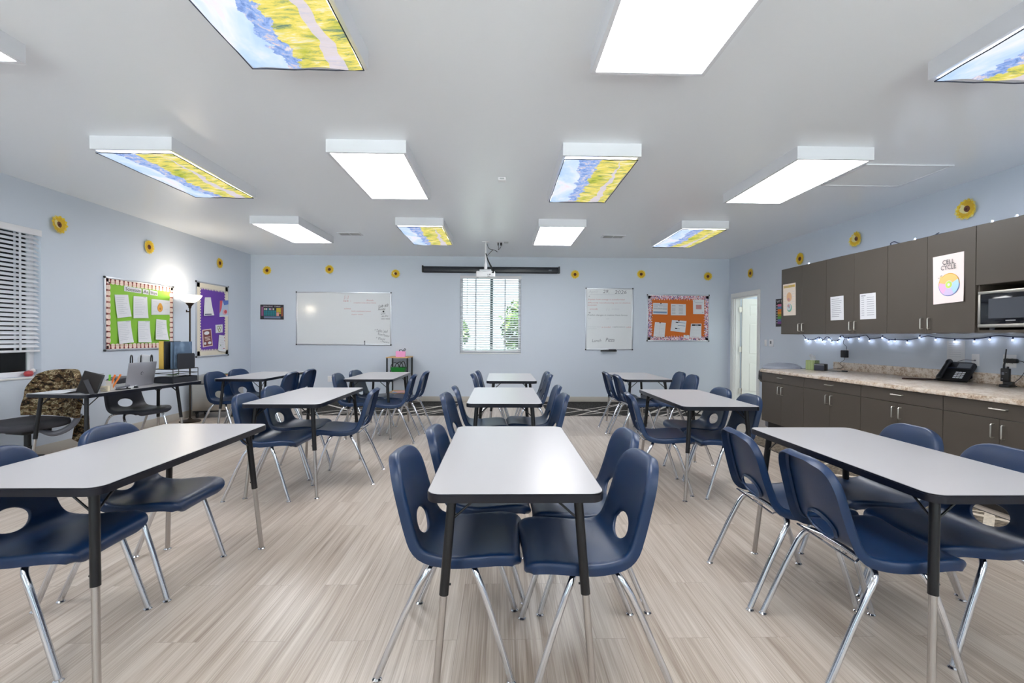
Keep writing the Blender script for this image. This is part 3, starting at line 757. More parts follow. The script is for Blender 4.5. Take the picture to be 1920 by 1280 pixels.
# ------------------------------------------------------------------ moulded chairs
PROF = catmull([(0.272, 0.405), (0.276, 0.430), (0.254, 0.451), (0.20, 0.456), (0.12, 0.450), (0.04, 0.443), (-0.03, 0.442), (-0.085, 0.453), (-0.118, 0.484), (-0.137, 0.53), (-0.157, 0.60), (-0.182, 0.70), (-0.198, 0.765), (-0.212, 0.795)], 8)
def shell_mesh():
    acc = [0.0]
    for a, b in zip(PROF, PROF[1:]): acc.append(acc[-1] + (b - a).length)
    S = acc[-1]
    def prof(s):
        s = max(0.0, min(S, s)); k = 0
        while k < len(acc) - 2 and acc[k + 1] < s: k += 1
        f = (s - acc[k]) / max(acc[k + 1] - acc[k], 1e-9)
        p = PROF[k].lerp(PROF[k + 1], f)
        t = PROF[min(k + 2, len(PROF) - 1)].lerp(PROF[min(k + 1, len(PROF) - 1)], 1 - f) - PROF[max(k - 1, 0)].lerp(PROF[k], f)
        t = t.normalized(); return p, t
    s_h = next(acc[i] for i in range(len(acc)) if PROF[i][1] > 0.508 and PROF[i][0] < 0)
    s_j = next(acc[i] for i in range(len(acc)) if PROF[i][0] < -0.09)
    def wbase(s):
        if s < s_j: return 0.200 + 0.017 * math.sin(PI * min(1, s / s_j))
        f = (s - s_j) / (S - s_j); return 0.200 - 0.010 * math.sin(PI * f * 1.0) - 0.026 * f * f
    def w(s):
        b = wbase(s); rf, rt = 0.095, 0.135
        if s < rf: b -= rf * 0.78 * (1 - math.sqrt(max(0, 1 - ((rf - s) / rf) ** 2)))
        if s > S - rt:
            q = (s - (S - rt)) / rt; b -= rt * 0.92 * (1 - math.sqrt(max(0, 1 - q ** 2.4)))
        return b
    def place(x, s, off=0.0):
        p, t = prof(s)
        nrm = Vector((0, -t[1], t[0])) * -1.0           # up on the seat, forward on the back
        nrm = Vector((0, t[1], -t[0]))
        f = max(0.0, min(1.0, (s - s_j * 0.7) / (S * 0.25)))
        dish = (x / 0.2) ** 2 * (0.010 * (1 - f) + 0.024 * f)
        return Vector((x, p[0], p[1])) + nrm * (dish + off), nrm
    ns = 60; ss = [S * 0.5 * (1 - math.cos(PI * i / ns)) for i in range(ns + 1)]
    right = [(w(s), s) for s in ss]
    out = right + [(-x, s) for x, s in reversed(right)]
    # front edge between the two corners and top edge are short: add points along them
    outl = []
    for i, p in enumerate(out):
        q = out[(i + 1) % len(out)]; outl.append(p)
        d = math.hypot(q[0] - p[0], q[1] - p[1]); k = int(d / 0.02)
        for j in range(1, k): outl.append((p[0] + (q[0] - p[0]) * j / k, p[1] + (q[1] - p[1]) * j / k))
    hole = [(0.088 * math.cos(2 * PI * k / 30), s_h + 0.054 * math.sin(2 * PI * k / 30)) for k in range(30)]
    def inside(x, s):
        return 0.010 < s < S - 0.010 and abs(x) < w(s) - 0.011
    inner = []
    for i in range(1, 44):
        s = S * i / 44
        for j in range(-10, 11):
            x = j * 0.0205 + (0.01 if i % 2 else 0)
            if inside(x, s) and ((x / 0.099) ** 2 + ((s - s_h) / 0.066) ** 2) > 1.0: inner.append((x, s))
    pts = outl + hole + inner
    no, nh = len(outl), len(hole)
    edges = [(i, (i + 1) % no) for i in range(no)] + [(no + i, no + (i + 1) % nh) for i in range(nh)]
    vs, es, fs, ov, oe, of = delaunay_2d_cdt([Vector(p) for p in pts], edges, [], 0, 1e-6)
    def inpoly(x, y, poly):
        c = False; n = len(poly)
        for i in range(n):
            (x1, y1), (x2, y2) = poly[i], poly[(i + 1) % n]
            if (y1 > y) != (y2 > y) and x < (x2 - x1) * (y - y1) / (y2 - y1) + x1: c = not c
        return c
    mb = MB(); bm = mb.bm
    cache = {}
    def vert(i):
        if i not in cache: cache[i] = bm.verts.new(place(vs[i][0], vs[i][1])[0])
        return cache[i]
    back = {}
    src = {}
    for i, l in enumerate(ov):
        for k in l: src[k] = i
    for f in fs:
        cx = sum(vs[i][0] for i in f) / 3; cs = sum(vs[i][1] for i in f) / 3
        if not inpoly(cx, cs, outl): continue
        if (cx / 0.088) ** 2 + ((cs - s_h) / 0.054) ** 2 < 0.97: continue
        mb.F([vert(i) for i in f])
    def loop(lst, sign, rings):
        n = len(lst); prev = [cache[src[k]] if src.get(k) in cache else None for k in lst]
        P2 = [pts[k] for k in lst]
        dirs = []
        for i in range(n):
            a, b = Vector(P2[i - 1]), Vector(P2[(i + 1) % n]); e = (b - a).normalized(); dirs.append(Vector((e.y, -e.x)) * sign)
        for (o_, d_) in rings:
            cur = []
            for i in range(n):
                x, s = P2[i]; p, nrm = place(x, s); _, t = prof(s)
                O = Vector((dirs[i].x, dirs[i].y * t[0], dirs[i].y * t[1])); cur.append(bm.verts.new(p + O * o_ - nrm * d_))
            for i in range(n):
                q = [prev[i], prev[(i + 1) % n], cur[(i + 1) % n], cur[i]]
                if None not in q: mb.F(q)
            prev = cur
        return prev
    loop(list(range(no)), 1.0, [(0.005, 0.0015), (0.010, 0.006), (0.0125, 0.014), (0.0130, 0.030), (0.0125, 0.040), (0.0095, 0.0405), (0.0085, 0.030), (0.006, 0.012), (-0.006, 0.005)])
    loop(list(range(no, no + nh)), -1.0, [(0.003, 0.001), (0.0055, 0.005), (0.006, 0.012), (0.002, 0.013), (-0.006, 0.005)])
    # underside
    for f in list(bm.faces):
        pass
    return mb
SHELL = None
def make_chair(label, plastic=M_NAVY):
    global SHELL
    t = thing('school_chair', label, 'chair', (0, 0, 0), 0, 'moulded plastic school chairs')
    sh = shell_mesh().build('seat_shell', plastic, t, sharp=50)
    for sx in (-1, 1):
        for front in (1, -1):
            if front == 1: path = [(0.232, 0.250, 0.012), (0.2255, 0.178, 0.235), (0.222, 0.138, 0.350), (0.214, 0.118, 0.391), (0.192, 0.104, 0.412), (0.155, 0.096, 0.419), (0.0, 0.090, 0.420)]
            else: path = [(0.232, -0.247, 0.012), (0.2255, -0.150, 0.235), (0.222, -0.095, 0.350), (0.214, -0.072, 0.386), (0.192, -0.056, 0.405), (0.155, -0.046, 0.411), (0.0, -0.040, 0.412)]
            p = [Vector((sx * a, b, c)) for a, b, c in path]
            pts = [p[0], p[1]] + catmull(p[2:6], 5) + [p[6]]
            mb = MB(); mb.tube(pts, 0.0125, 12)
            lg = mb.build('leg', M_CHROME, t)
            mb = MB(); mb.lathe([(0, 0.0), (0.0165, 0.0), (0.0175, 0.004), (0.010, 0.010), (0.009, 0.018), (0, 0.018)], 12, c=(p[0].x, p[0].y, 0)); mb.build('foot_glide', M_CHROME, lg)
    mb = MB(); mb.tube([(-0.185, -0.122, 0.437), (0.185, -0.122, 0.437)], 0.004, 8)
    for sx in (-1, 1): mb.tube([(sx * 0.185, -0.122, 0.437), (sx * 0.10, -0.042, 0.416)], 0.004, 8)
    mb.build('support_rod', M_CHROME, t)
    for sx in (-1, 1):
        for yy in (0.092, -0.042):
            pass
    return t
# back-top point of each chair, side it stands on (1: faces +x, -1: faces -x), small turn in degrees
E_ = 'nearer the camera'; F_ = 'nearer the back wall'
def side(n, s, end): return 'navy chair, %s side of %s, %s' % (s, n, end)
CH = [
    (-0.393, 1.99, 1, -3, side('middle front table', 'left', E_)), (-0.330, 2.495, 1, -1, side('middle front table', 'left', F_)),
    (0.562, 1.927, -1, 3, side('middle front table', 'right', E_)), (0.630, 2.401, -1, 1, side('middle front table', 'right', F_)),
    (-0.446, 3.972, 1, -4, side('middle second-row table', 'left', E_)), (-0.412, 4.50, 1, 6, side('middle second-row table', 'left', F_)),
    (0.512, 3.956, -1, 2, side('middle second-row table', 'right', E_)), (0.537, 4.62, -1, 0, side('middle second-row table', 'right', F_)),
    (-0.335, 6.05, 1, 0, side('table under the back window', 'left', E_)), (-0.300, 6.573, 1, 0, side('table under the back window', 'left', F_)),
    (0.605, 6.02, -1, 0, side('table under the back window', 'right', E_)), (0.610, 6.48, -1, 0, side('table under the back window', 'right', F_)),
    (1.252, 1.926, 1, -2, side('front table by the cabinets', 'aisle', E_)), (1.223, 2.418, 1, -2, side('front table by the cabinets', 'aisle', F_)),
    (2.225, 2.53, -1, 0, side('front table by the cabinets', 'cabinet', F_)), (2.200, 2.02, -1, 0, side('front table by the cabinets', 'cabinet', E_)),
    (1.112, 4.047, 1, -6, 'navy plastic chair alone on the aisle side of the second-row table by the cabinets'),
    (2.075, 4.45, -1, 2, side('second-row table by the cabinets', 'cabinet', F_)), (2.075, 3.93, -1, 0, side('second-row table by the cabinets', 'cabinet', E_)),
    (1.437, 6.466, 1, 0, side('third-row table by the door', 'aisle', F_)), (1.479, 6.011, 1, 0, side('third-row table by the door', 'aisle', E_)),
    (2.43, 6.00, -1, 0, side('third-row table by the door', 'door', E_)), (2.45, 6.48, -1, 0, side('third-row table by the door', 'door', F_)),
    (-1.972, 2.529, 1, 0, side('left front table', 'window', F_)), (-2.07, 1.985, 1, 2, side('left front table', 'window', E_)),
    (-2.064, 3.897, 1, 0, side('left second-row table', 'window', E_)), (-2.120, 4.474, 1, -3, side('left second-row table', 'window', F_)),
    (-1.150, 4.319, -1, 3, 'navy plastic chair alone on the aisle side of the left second-row table'),
    (-2.038, 6.015, 1, 0, side('table before the rolling cart', 'left', E_)), (-1.99, 6.586, 1, -8, side('table before the rolling cart', 'left', F_)),
    (-1.085, 5.891, -1, 2, side('table before the rolling cart', 'right', E_)), (-1.02, 6.45, -1, -2, side('table before the rolling cart', 'right', F_)),
    (-3.670, 6.201, 1, -8, side('table by the steel chest', 'wall', E_)), (-3.645, 6.703, 1, -12, side('table by the steel chest', 'wall', F_)),
    (-2.712, 6.247, -1, -4, side('table by the steel chest', 'inner', E_)), (-2.685, 6.754, -1, -4, side('table by the steel chest', 'inner', F_)),
]
c0 = make_chair(CH[0][4])
for k, (bx, by, s, turn, lab) in enumerate(CH):
    for tx, ty, _ in TABLES:
        if ty - 0.05 < by < ty + 1.27 and abs(bx - (tx - s * 0.305)) < 0.2:
            bx = min(bx, tx - 0.34) if s == 1 else max(bx, tx + 0.34)
    a = (0.0 if s == 1 else PI) + math.radians(turn)
    pos = (bx + 0.20 * math.cos(a), by + 0.20 * math.sin(a), 0.0)
    rz = a - PI / 2
    if k == 0: c0.location = pos; c0.rotation_euler = (0, 0, rz)
    else: dup(c0, pos, rz, lab)
dc = make_chair('charcoal plastic chair behind the desk with the laptop, under the green board', M_CHAR)
a = math.radians(-14)
dc.location = (-4.265 + 0.20 * math.cos(a), 5.443 + 0.20 * math.sin(a), 0); dc.rotation_euler = (0, 0, a - PI / 2)

# ------------------------------------------------------------------ sunflowers on the walls
def sunflower(label, wall, s, z, d, seed, bend=0.0, tilt=0.0):
    r = random.Random(seed); loc, rz = wall_at(wall, s, z, 0.006)
    t = thing('sunflower_cutout', label, 'sunflower cutout', loc, rz, 'paper sunflowers along the walls')
    R0 = d / 2
    for layer, (n, rr, yy, m) in enumerate(((13, 1.0, 0.0, M_PETAL), (11, 0.84, -0.003, M_PETAL2))):
        mb = MB()
        for k in range(n):
            a = 2 * PI * k / n + layer * 0.2 + tilt; L_ = R0 * rr * r.uniform(0.92, 1.05); wd = R0 * 0.27
            ca, sa = math.cos(a), math.sin(a)
            pts = []
            for q, ww in ((0.30, 0.55), (0.55, 1.0), (0.80, 0.75), (1.0, 0.0)): pts.append((q * L_, ww * wd))
            ol = [(x, w_) for x, w_ in pts] + [(x, -w_) for x, w_ in reversed(pts[:-1])]
            def mp(x, y, zz):
                X = x * ca - y * sa; Z = x * sa + y * ca
                lift = -bend * max(0, -X * 0.7 - Z * 0.7) - bend * 0.6 * max(0, X * 0.6 + Z * 0.5) - 0.10 * (x ** 2) / R0
                return (X, yy + lift - zz, Z)
            mb.prism(list(reversed(ol)), 0.0, 0.0012, mp)
        mb.build('petals', m, t, smooth=False)
    mb = MB(); n = 40
    def mpb(x, y, zz): return (x, 0.0015 - bend * max(0, -x * 0.7 - y * 0.7) - bend * 0.6 * max(0, x * 0.6 + y * 0.5) - 0.10 * (x ** 2) / R0 - zz, y)
    mb.prism([(R0 * (1.0 + 0.07 * math.cos(13 * 2 * PI * q / 52 )) * math.cos(-2 * PI * q / 52), R0 * (1.0 + 0.07 * math.cos(13 * 2 * PI * q / 52)) * math.sin(-2 * PI * q / 52)) for q in range(52)], -0.0008, 0.0, mpb)
    mb.build('paper_backing', mat('sunflower_cream', (226, 214, 150), 0.75), t, smooth=False)
    mb = MB(); mb.lathe([(R0 * 0.36, -0.002), (R0 * 0.34, 0.006), (R0 * 0.22, 0.010), (0, 0.011)], 18)
    o = mb.build('centre', M_SEED, t); o.rotation_euler = (PI / 2, 0, 0); o.location = (0, -0.004, 0)
    mb = MB(); mb.lathe([(R0 * 0.12, 0.0), (R0 * 0.09, 0.004), (0, 0.005)], 14)
    o = mb.build('eye', mat('sunflower_eye', (70, 38, 34), 0.8), t); o.rotation_euler = (PI / 2, 0, 0); o.location = (0, -0.0145, 0)
SF = [('left', 5.294, 2.457, 0.19, 0.25, 'yellow sunflower cutout on the left wall, right of the window'), ('left', 6.623, 2.463, 0.185, 0.1, 'yellow sunflower cutout above the green Scientists board'),
      ('left', 8.258, 2.497, 0.175, 0, 'yellow sunflower cutout above the purple board'),
      ('back', -4.499, 2.514, 0.165, 0, 'yellow sunflower cutout above the periodic table poster'), ('back', -3.311, 2.545, 0.165, 0, 'yellow sunflower cutout above the wide whiteboard, its left half'),
      ('back', -2.043, 2.473, 0.165, 0.25, 'yellow sunflower cutout between the wide whiteboard and the screen case, folded'), ('back', 1.432, 2.488, 0.165, 0, 'yellow sunflower cutout just right of the screen case'),
      ('back', 2.730, 2.504, 0.165, 0, 'yellow sunflower cutout above the tall whiteboard, right side'), ('back', 4.046, 2.473, 0.165, 0, 'yellow sunflower cutout above the orange board'),
      ('right', 8.499, 2.436, 0.17, 0, 'yellow sunflower cutout above the open white door'), ('right', 7.128, 2.472, 0.18, 0, 'yellow sunflower cutout above the far end of the upper cabinets'),
      ('right', 6.018, 2.544, 0.19, 0.3, 'curled yellow sunflower cutout above the two listed papers'), ('right', 4.601, 2.549, 0.20, 0.25, 'large yellow sunflower cutout above the microwave cabinet')]
for k, (w_, s, z, d, b, lab) in enumerate(SF): sunflower(lab, w_, s, z, d, 20 + k, b, k * 0.3)

# ------------------------------------------------------------------ boards
def board(name, label, cat, wall, s0, s1, z0, z1, face, frame=M_ALU, fw=0.022):
    """hung board: local x along the wall, z up, -y into the room"""
    cs, cz = (s0 + s1) / 2, (z0 + z1) / 2; loc, rz = wall_at(wall, cs, cz, 0.0)
    t = thing(name, label, cat, loc, rz); w, h = abs(s1 - s0) / 2, (z1 - z0) / 2
    mb = MB(); mb.box(-w + 0.004, w - 0.004, -0.012, -0.002, -h + 0.004, h - 0.004); mb.build('board_face', face, t, smooth=False)
    mb = MB()
    for a in ((-w, w, h - fw, h), (-w, w, -h, -h + fw)): mb.box(a[0], a[1], -0.018, 0, a[2], a[3], 0.004)
    for a in ((-w, -w + fw), (w - fw, w)): mb.box(a[0], a[1], -0.018, 0, -h + fw, h - fw, 0.004)
    mb.build('frame', frame, t)
    for sx in (-1, 1):
        for sz in (-1, 1):
            mb = MB(); mb.box(sx * w - 0.013 - sx * 0.008, sx * w + 0.013 - sx * 0.008, -0.021, 0.0, sz * h - 0.013 - sz * 0.008, sz * h + 0.013 - sz * 0.008, 0.006); mb.build('corner_cap', M_BLACK, t)
    return t, w, h
def writing(t, rows, name='writing'):
    """rows: (text, x, z, height, width, material index, slant)"""
    mb = MB()
    for s, x, z, hgt, wid, k, sl in rows:
        mb.mi = k
        put_text(mb, s, lambda a, b: (x + a, -0.0126, z + b + a * sl), hgt, 'C', 0.0, wid, 0.18)
    return mb.build(name, [M_MARK, M_REDINK, M_INK, M_PALEINK, M_INK], t, smooth=False)
# wide whiteboard
t, w, h = board('whiteboard', 'wide whiteboard on the back wall, notes along its right edge', 'whiteboard', 'back', -3.945, -2.122, 1.090, 2.112, M_BOARD)
cx, cz = -3.0335, 1.601
def B(s, x0, x1, z, hh, k, sl=0.0): return (s, (x0 + x1) / 2 - cx, z - cz, hh, x1 - x0, k, sl)
writing(t, [B('5 : 3', -3.03, -2.95, 2.01, 0.06, 1), B('lab :', -3.04, -2.90, 1.945, 0.04, 1), B('complete notes about theme', -2.85, -2.42, 1.905, 0.035, 1), B('finish', -2.60, -2.47, 1.955, 0.03, 1), B('science', -3.03, -2.90, 1.796, 0.03, 1),
            B('finish vocabulary Lesson', -2.89, -2.52, 1.742, 0.032, 1), B('chapter review', -2.89, -2.67, 1.68, 0.03, 1),
            B('Lab #3', -2.37, -2.19, 1.85, 0.06, 2, 0.12), B('Monday', -2.38, -2.24, 1.782, 0.05, 2, 0.1), B('Quiz', -2.33, -2.24, 1.70, 0.045, 0, 0.1), B('on Fri', -2.31, -2.19, 1.655, 0.035, 2), B('next week', -2.32, -2.15, 1.606, 0.035, 0),
            B('* Table Lead', -2.45, -2.20, 1.37, 0.06, 0, -0.06), B('Room Monitor', -2.38, -2.16, 1.29, 0.05, 0, -0.22), B('* Floor', -2.42, -2.24, 1.22, 0.05, 0, -0.1), B('- Papers', -2.34, -2.17, 1.155, 0.045, 0, -0.18)])
mb = MB(); mb.lathe([(0, 0), (0.018, 0), (0.016, 0.010), (0, 0.012)], 14); m_ = mb.build('magnet', M_BLACK, None, loc=(-2.273, YB - 0.0125, 1.741)); m_.rotation_euler = (PI / 2, 0, 0)
tag(m_, 'round black magnet stuck on the wide whiteboard notes', 'magnet')
mb = MB(); mb.tube([(0, 0, -0.04), (0, 0, 0.02)], 0.008, 10); mb.mi = 1; mb.tube([(0, 0, 0.0205), (0, 0, 0.045)], 0.0085, 10)
m_ = mb.build('dry_erase_marker', [M_GREYPL, M_INK], None, loc=(-2.63, YB - 0.022, 1.130)); tag(m_, 'small grey marker clipped at the bottom of the wide whiteboard', 'marker')
# tall whiteboard
t, w, h = board('whiteboard', 'tall whiteboard with a date and lines of handwriting, black tray below', 'whiteboard', 'back', 1.643, 2.574, 1.021, 2.228, M_BOARD)
cx, cz = 2.1085, 1.6245
writing(t, [B('April', 1.70, 1.86, 2.15, 0.06, 3), B('29,', 1.98, 2.10, 2.155, 0.07, 0), B('2026', 2.21, 2.44, 2.15, 0.07, 0), B('______________________', 1.72, 2.40, 2.103, 0.006, 3),
            B('*', 1.70, 1.725, 2.065, 0.025, 0), B('Explain how energy is transformed', 1.69, 2.40, 2.002, 0.036, 1), B('differently manufacturing sun to shadow', 1.68, 2.52, 1.938, 0.036, 1), B('ecosystem', 1.68, 1.86, 1.89, 0.034, 1), B('vocab', 1.72, 1.88, 1.82, 0.03, 1), B('11', 2.05, 2.10, 1.81, 0.05, 3), B('notes', 2.16, 2.30, 1.82, 0.026, 3),
            B('*', 1.70, 1.74, 1.745, 0.03, 2), B('Predict changes in motion from forces', 1.68, 2.46, 1.697, 0.040, 0), B('by', 1.69, 1.75, 1.632, 0.03, 3), B('of', 2.05, 2.11, 1.632, 0.03, 3),
            B('write notes from', 1.68, 1.94, 1.475, 0.03, 3), B('a model', 1.96, 2.13, 1.468, 0.028, 1), B('explanation', 2.17, 2.42, 1.470, 0.030, 0), B('table', 2.44, 2.54, 1.47, 0.026, 1), B('complete', 1.68, 1.86, 1.435, 0.028, 3),
            B('Lunch', 1.775, 1.95, 1.205, 0.055, 0, 0.05), B('Pizza', 2.04, 2.21, 1.220, 0.075, 0)])
mb = MB(); mb.box(-0.155, 0.155, -0.075, -0.019, -0.010, 0.0, 0.002); mb.box(-0.155, 0.155, -0.0755, -0.071, 0.0005, 0.012, 0.001)
o = mb.build('pen_tray', M_BLACK, t); o.location = (2.092 - cx, 0, 1.005 - cz)
mb = MB(); mb.box(-0.068, 0.068, -0.025, 0.025, 0, 0.018, 0.003); mb.mi = 1; mb.box(-0.068, 0.068, -0.025, 0.025, 0.0185, 0.036, 0.005)
o = mb.build('board_eraser', [M_INK, M_GREYPL], None, loc=(2.165, YB - 0.046, 1.0055)); tag(o, 'grey felt eraser lying on the tall whiteboard tray', 'eraser')
# green board
t, w, h = board('bulletin_board', 'lime green Scientists At Work bulletin board on the left wall', 'bulletin board', 'left', 5.885, 7.107, 1.068, 1.976, M_GREEN)
def border(t, w, h, m, bw, n_w, n_h, kind, m2=None):
    mb = MB(); y0, y1 = -0.0150, -0.0125
    per = [((-w + 0.02 + (2 * w - 0.04) * i / n_w, h - 0.02), (0, -1)) for i in range(n_w)] + [((w - 0.02, h - 0.02 - (2 * h - 0.04) * i / n_h), (-1, 0)) for i in range(n_h)] + [((w - 0.02 - (2 * w - 0.04) * i / n_w, -h + 0.02), (0, 1)) for i in range(n_w)] + [((-w + 0.02, -h + 0.02 + (2 * h - 0.04) * i / n_h), (1, 0)) for i in range(n_h)]
    lw, lh = (2 * w - 0.04) / n_w, (2 * h - 0.04) / n_h
    for a in ((-w + 0.018, w - 0.018, h - 0.018 - bw, h - 0.018), (-w + 0.018, w - 0.018, -h + 0.018, -h + 0.018 + bw)): mb.box(a[0], a[1], y0 + 0.001, y1, a[2], a[3])
    for a in ((-w + 0.018, -w + 0.018 + bw), (w - 0.018 - bw, w - 0.018)): mb.box(a[0], a[1], y0 + 0.001, y1, -h + 0.018, h - 0.018)
    for (px, pz), (dx, dz) in per:
        hl_ = (lw if dx == 0 else lh) / 2
        ax, az = abs(dz), abs(dx)                 # along the edge
        c = (px + dx * bw + (hl_ if dx == 0 else 0) * (1 if dz == -1 else -1), pz + dz * bw + (hl_ if dz == 0 else 0) * (-1 if dx == -1 else 1))
        if kind == 'scallop':
            pl = [(c[0] + math.cos(q * PI / 7) * hl_ * ax + math.sin(q * PI / 7) * hl_ * 0.7 * dx, c[1] + math.cos(q * PI / 7) * hl_ * az + math.sin(q * PI / 7) * hl_ * 0.7 * dz) for q in range(8)]
        else:
            pl = [(c[0] - hl_ * ax, c[1] - hl_ * az), (c[0] + dx * hl_ * 1.5, c[1] + dz * hl_ * 1.5), (c[0] + hl_ * ax, c[1] + hl_ * az)]
        mb.mi = 0; mb.prism(pl, 0, 0.0015, lambda x, z, y: (x, -0.0132 - y, z))
        if m2:
            mb.mi = 1; e = (c[0] - hl_ * ax, c[1] - hl_ * az)
            k = bw * 0.16
            for (u0, u1, v0, v1) in ((-k, k, -bw * 0.9, hl_ * 0.35), (-bw * 0.28, bw * 0.28, -bw * 0.9, -bw * 0.55)):
                qs = [(u0, v0), (u1, v0), (u1, v1), (u0, v1)]
                mb.prism([(e[0] + u * ax + v * dx, e[1] + u * az + v * dz) for u, v in qs], 0, 0.001, lambda x, z, y: (x, -0.0155 - y, z))
    mb.build('border', [m, m2 or m], t, smooth=False)
border(t, w, h, mat('blush_border', (238, 214, 202), 0.75), 0.045, 17, 12, 'scallop', mat('maroon_stem', (158, 76, 74), 0.75))
OFB = 0.0155
def paper_lines(n, k=1, m0=0.1, m1=0.9, r=None):
    r = r or random.Random(n); out = []
    for i in range(n):
        v = 0.12 + 0.78 * i / n; out.append((m0, v, m0 + (m1 - m0) * r.uniform(0.55, 1.0), v + 0.30 / n * 0.7, k))
    return out
gp = 'papers on the green board'
LP = [M_PALEINK, M_GREYINK, M_INK]
for s, a, b, lab in (('Scientists', 6.183, 6.475, 'white card lettered Scientists at the top of the green board'), ('At', 6.50, 6.605, 'white card lettered At at the top of the green board'), ('Work', 6.625, 6.775, 'white card lettered Work at the top of the green board')):
    zz = 1.853 - 0.02 * (a - 6.183)
    sheet('title_card', 'left', [(a, zz + 0.036), (b, zz + 0.030), (b, zz - 0.034), (a, zz - 0.030)], lab, 'word card', off=OFB, mats=LP, texts=[(s, 0.5, 0.5, 0.044 if s != 'At' else 0.04, 3, {'width': (b - a) * 0.86})], group='word cards on the green board')
sheet('pinned_paper', 'left', [(6.031, 1.765), (6.248, 1.781), (6.281, 1.504), (6.064, 1.474)], 'white written paper, upper left on the green board', 'paper', off=OFB, prints=paper_lines(9), mats=LP, curl=0.012, group=gp)
sheet('pinned_paper', 'left', [(6.338, 1.772), (6.579, 1.781), (6.578, 1.494), (6.323, 1.484)], 'white written paper, upper middle on the green board', 'paper', off=OFB, prints=paper_lines(10) + [(0.7, 0.03, 0.92, 0.05, 2)], mats=LP, curl=0.012, group=gp)
sheet('pinned_paper', 'left', [(6.656, 1.759), (7.025, 1.764), (7.016, 1.559), (6.655, 1.542)], 'white drawing with an orange oval, upper right on the green board', 'paper', off=OFB, mats=[mat('drawing_orange', (222, 160, 62), 0.7), mat('drawing_line', (180, 120, 60), 0.7), M_PALEINK], group=gp,
      prints=[(0.08, 0.15, 0.3, 0.17, 3), (0.7, 0.2, 0.92, 0.22, 3), (0.08, 0.45, 0.26, 0.47, 3), (0.7, 0.6, 0.9, 0.62, 3), (0.1, 0.75, 0.3, 0.77, 3)], shapes=[(ell(0.45, 0.55, 0.145, 0.27), 2), (ell(0.45, 0.55, 0.13, 0.25), 1), (ell(0.45, 0.36, 0.09, 0.14), 1), (ell(0.45, 0.60, 0.05, 0.08), 2)])
sheet('pinned_paper', 'left', [(6.074, 1.432), (6.288, 1.450), (6.304, 1.169), (6.086, 1.151)], 'white written paper, lower left on the green board', 'paper', off=OFB, prints=paper_lines(10) + [(0.6, 0.03, 0.92, 0.05, 2)], mats=LP, curl=0.02, group=gp)
sheet('pinned_paper', 'left', [(6.415, 1.449), (6.624, 1.456), (6.608, 1.166), (6.393, 1.168)], 'white written paper, lower middle on the green board', 'paper', off=OFB, prints=paper_lines(9) + [(0.6, 0.03, 0.92, 0.05, 2)], mats=LP, curl=0.025, group=gp)
sheet('pinned_paper', 'left', [(6.749, 1.489), (6.947, 1.478), (6.938, 1.197), (6.701, 1.205)], 'white curling paper, lower right on the green board', 'paper', off=OFB, prints=paper_lines(8), mats=LP, curl=0.03, group=gp)
# purple board
t, w, h = board('bulletin_board', 'purple bulletin board with cream border near the corner', 'bulletin board', 'left', 7.618, 8.511, 0.915, 2.125, M_PURPLE)
border(t, w, h, mat('cream_border', (222, 214, 198), 0.75), 0.075, 20, 26, 'zigzag')
gp = 'papers on the purple board'
sheet('pinned_paper', 'left', [(7.839, 1.879), (7.993, 1.892), (8.038, 1.598), (7.780, 1.580)], 'tall white paper with a printed foot, upper left on the purple board', 'paper', off=OFB, prints=[(0.1, 0.90, 0.8, 0.96, 1), (0.2, 0.2, 0.4, 0.22, 2)], mats=[mat('navy_print', (70, 72, 110), 0.7), M_PALEINK], curl=0.02, group=gp)
sheet('pinned_paper', 'left', [(8.249, 1.856), (8.497, 1.882), (8.496, 1.597), (8.237, 1.579)], 'colourful picture print, upper right on the purple board', 'picture print', base=mat('pale_blue_print', (186, 200, 224), 0.6), off=OFB, mats=[mat('print_red', (206, 84, 96), 0.6), mat('print_blue', (90, 120, 196), 0.6), mat('print_pink', (226, 176, 186), 0.6), M_PAPER], group=gp,
      shapes=[([(0.0, 0.0), (0.3, 0.0), (0.2, 0.5), (0.0, 0.8)][::-1], 1), ([(0.3, 0), (1, 0), (1, 0.25), (0.5, 0.3)][::-1], 2), (ell(0.6, 0.72, 0.28, 0.17), 3), (ell(0.66, 0.70, 0.16, 0.11), 1), ([(0, 0.92), (1, 0.92), (1, 1), (0, 1)][::-1], 4)])
sheet('pinned_paper', 'left', [(8.123, 1.441), (8.329, 1.454), (8.329, 1.317), (8.130, 1.304)], 'small white drawing of green rings, middle of the purple board', 'paper', off=OFB, mats=[mat('ring_olive', (150, 156, 110), 0.7), M_PAPER], group=gp, shapes=[(ell(0.35, 0.38, 0.17, 0.24), 1), (ell(0.35, 0.38, 0.10, 0.15), 2), (ell(0.66, 0.38, 0.17, 0.24), 1), (ell(0.66, 0.38, 0.10, 0.15), 2), (ell(0.5, 0.68, 0.2, 0.24), 1), (ell(0.5, 0.68, 0.12, 0.14), 2)])
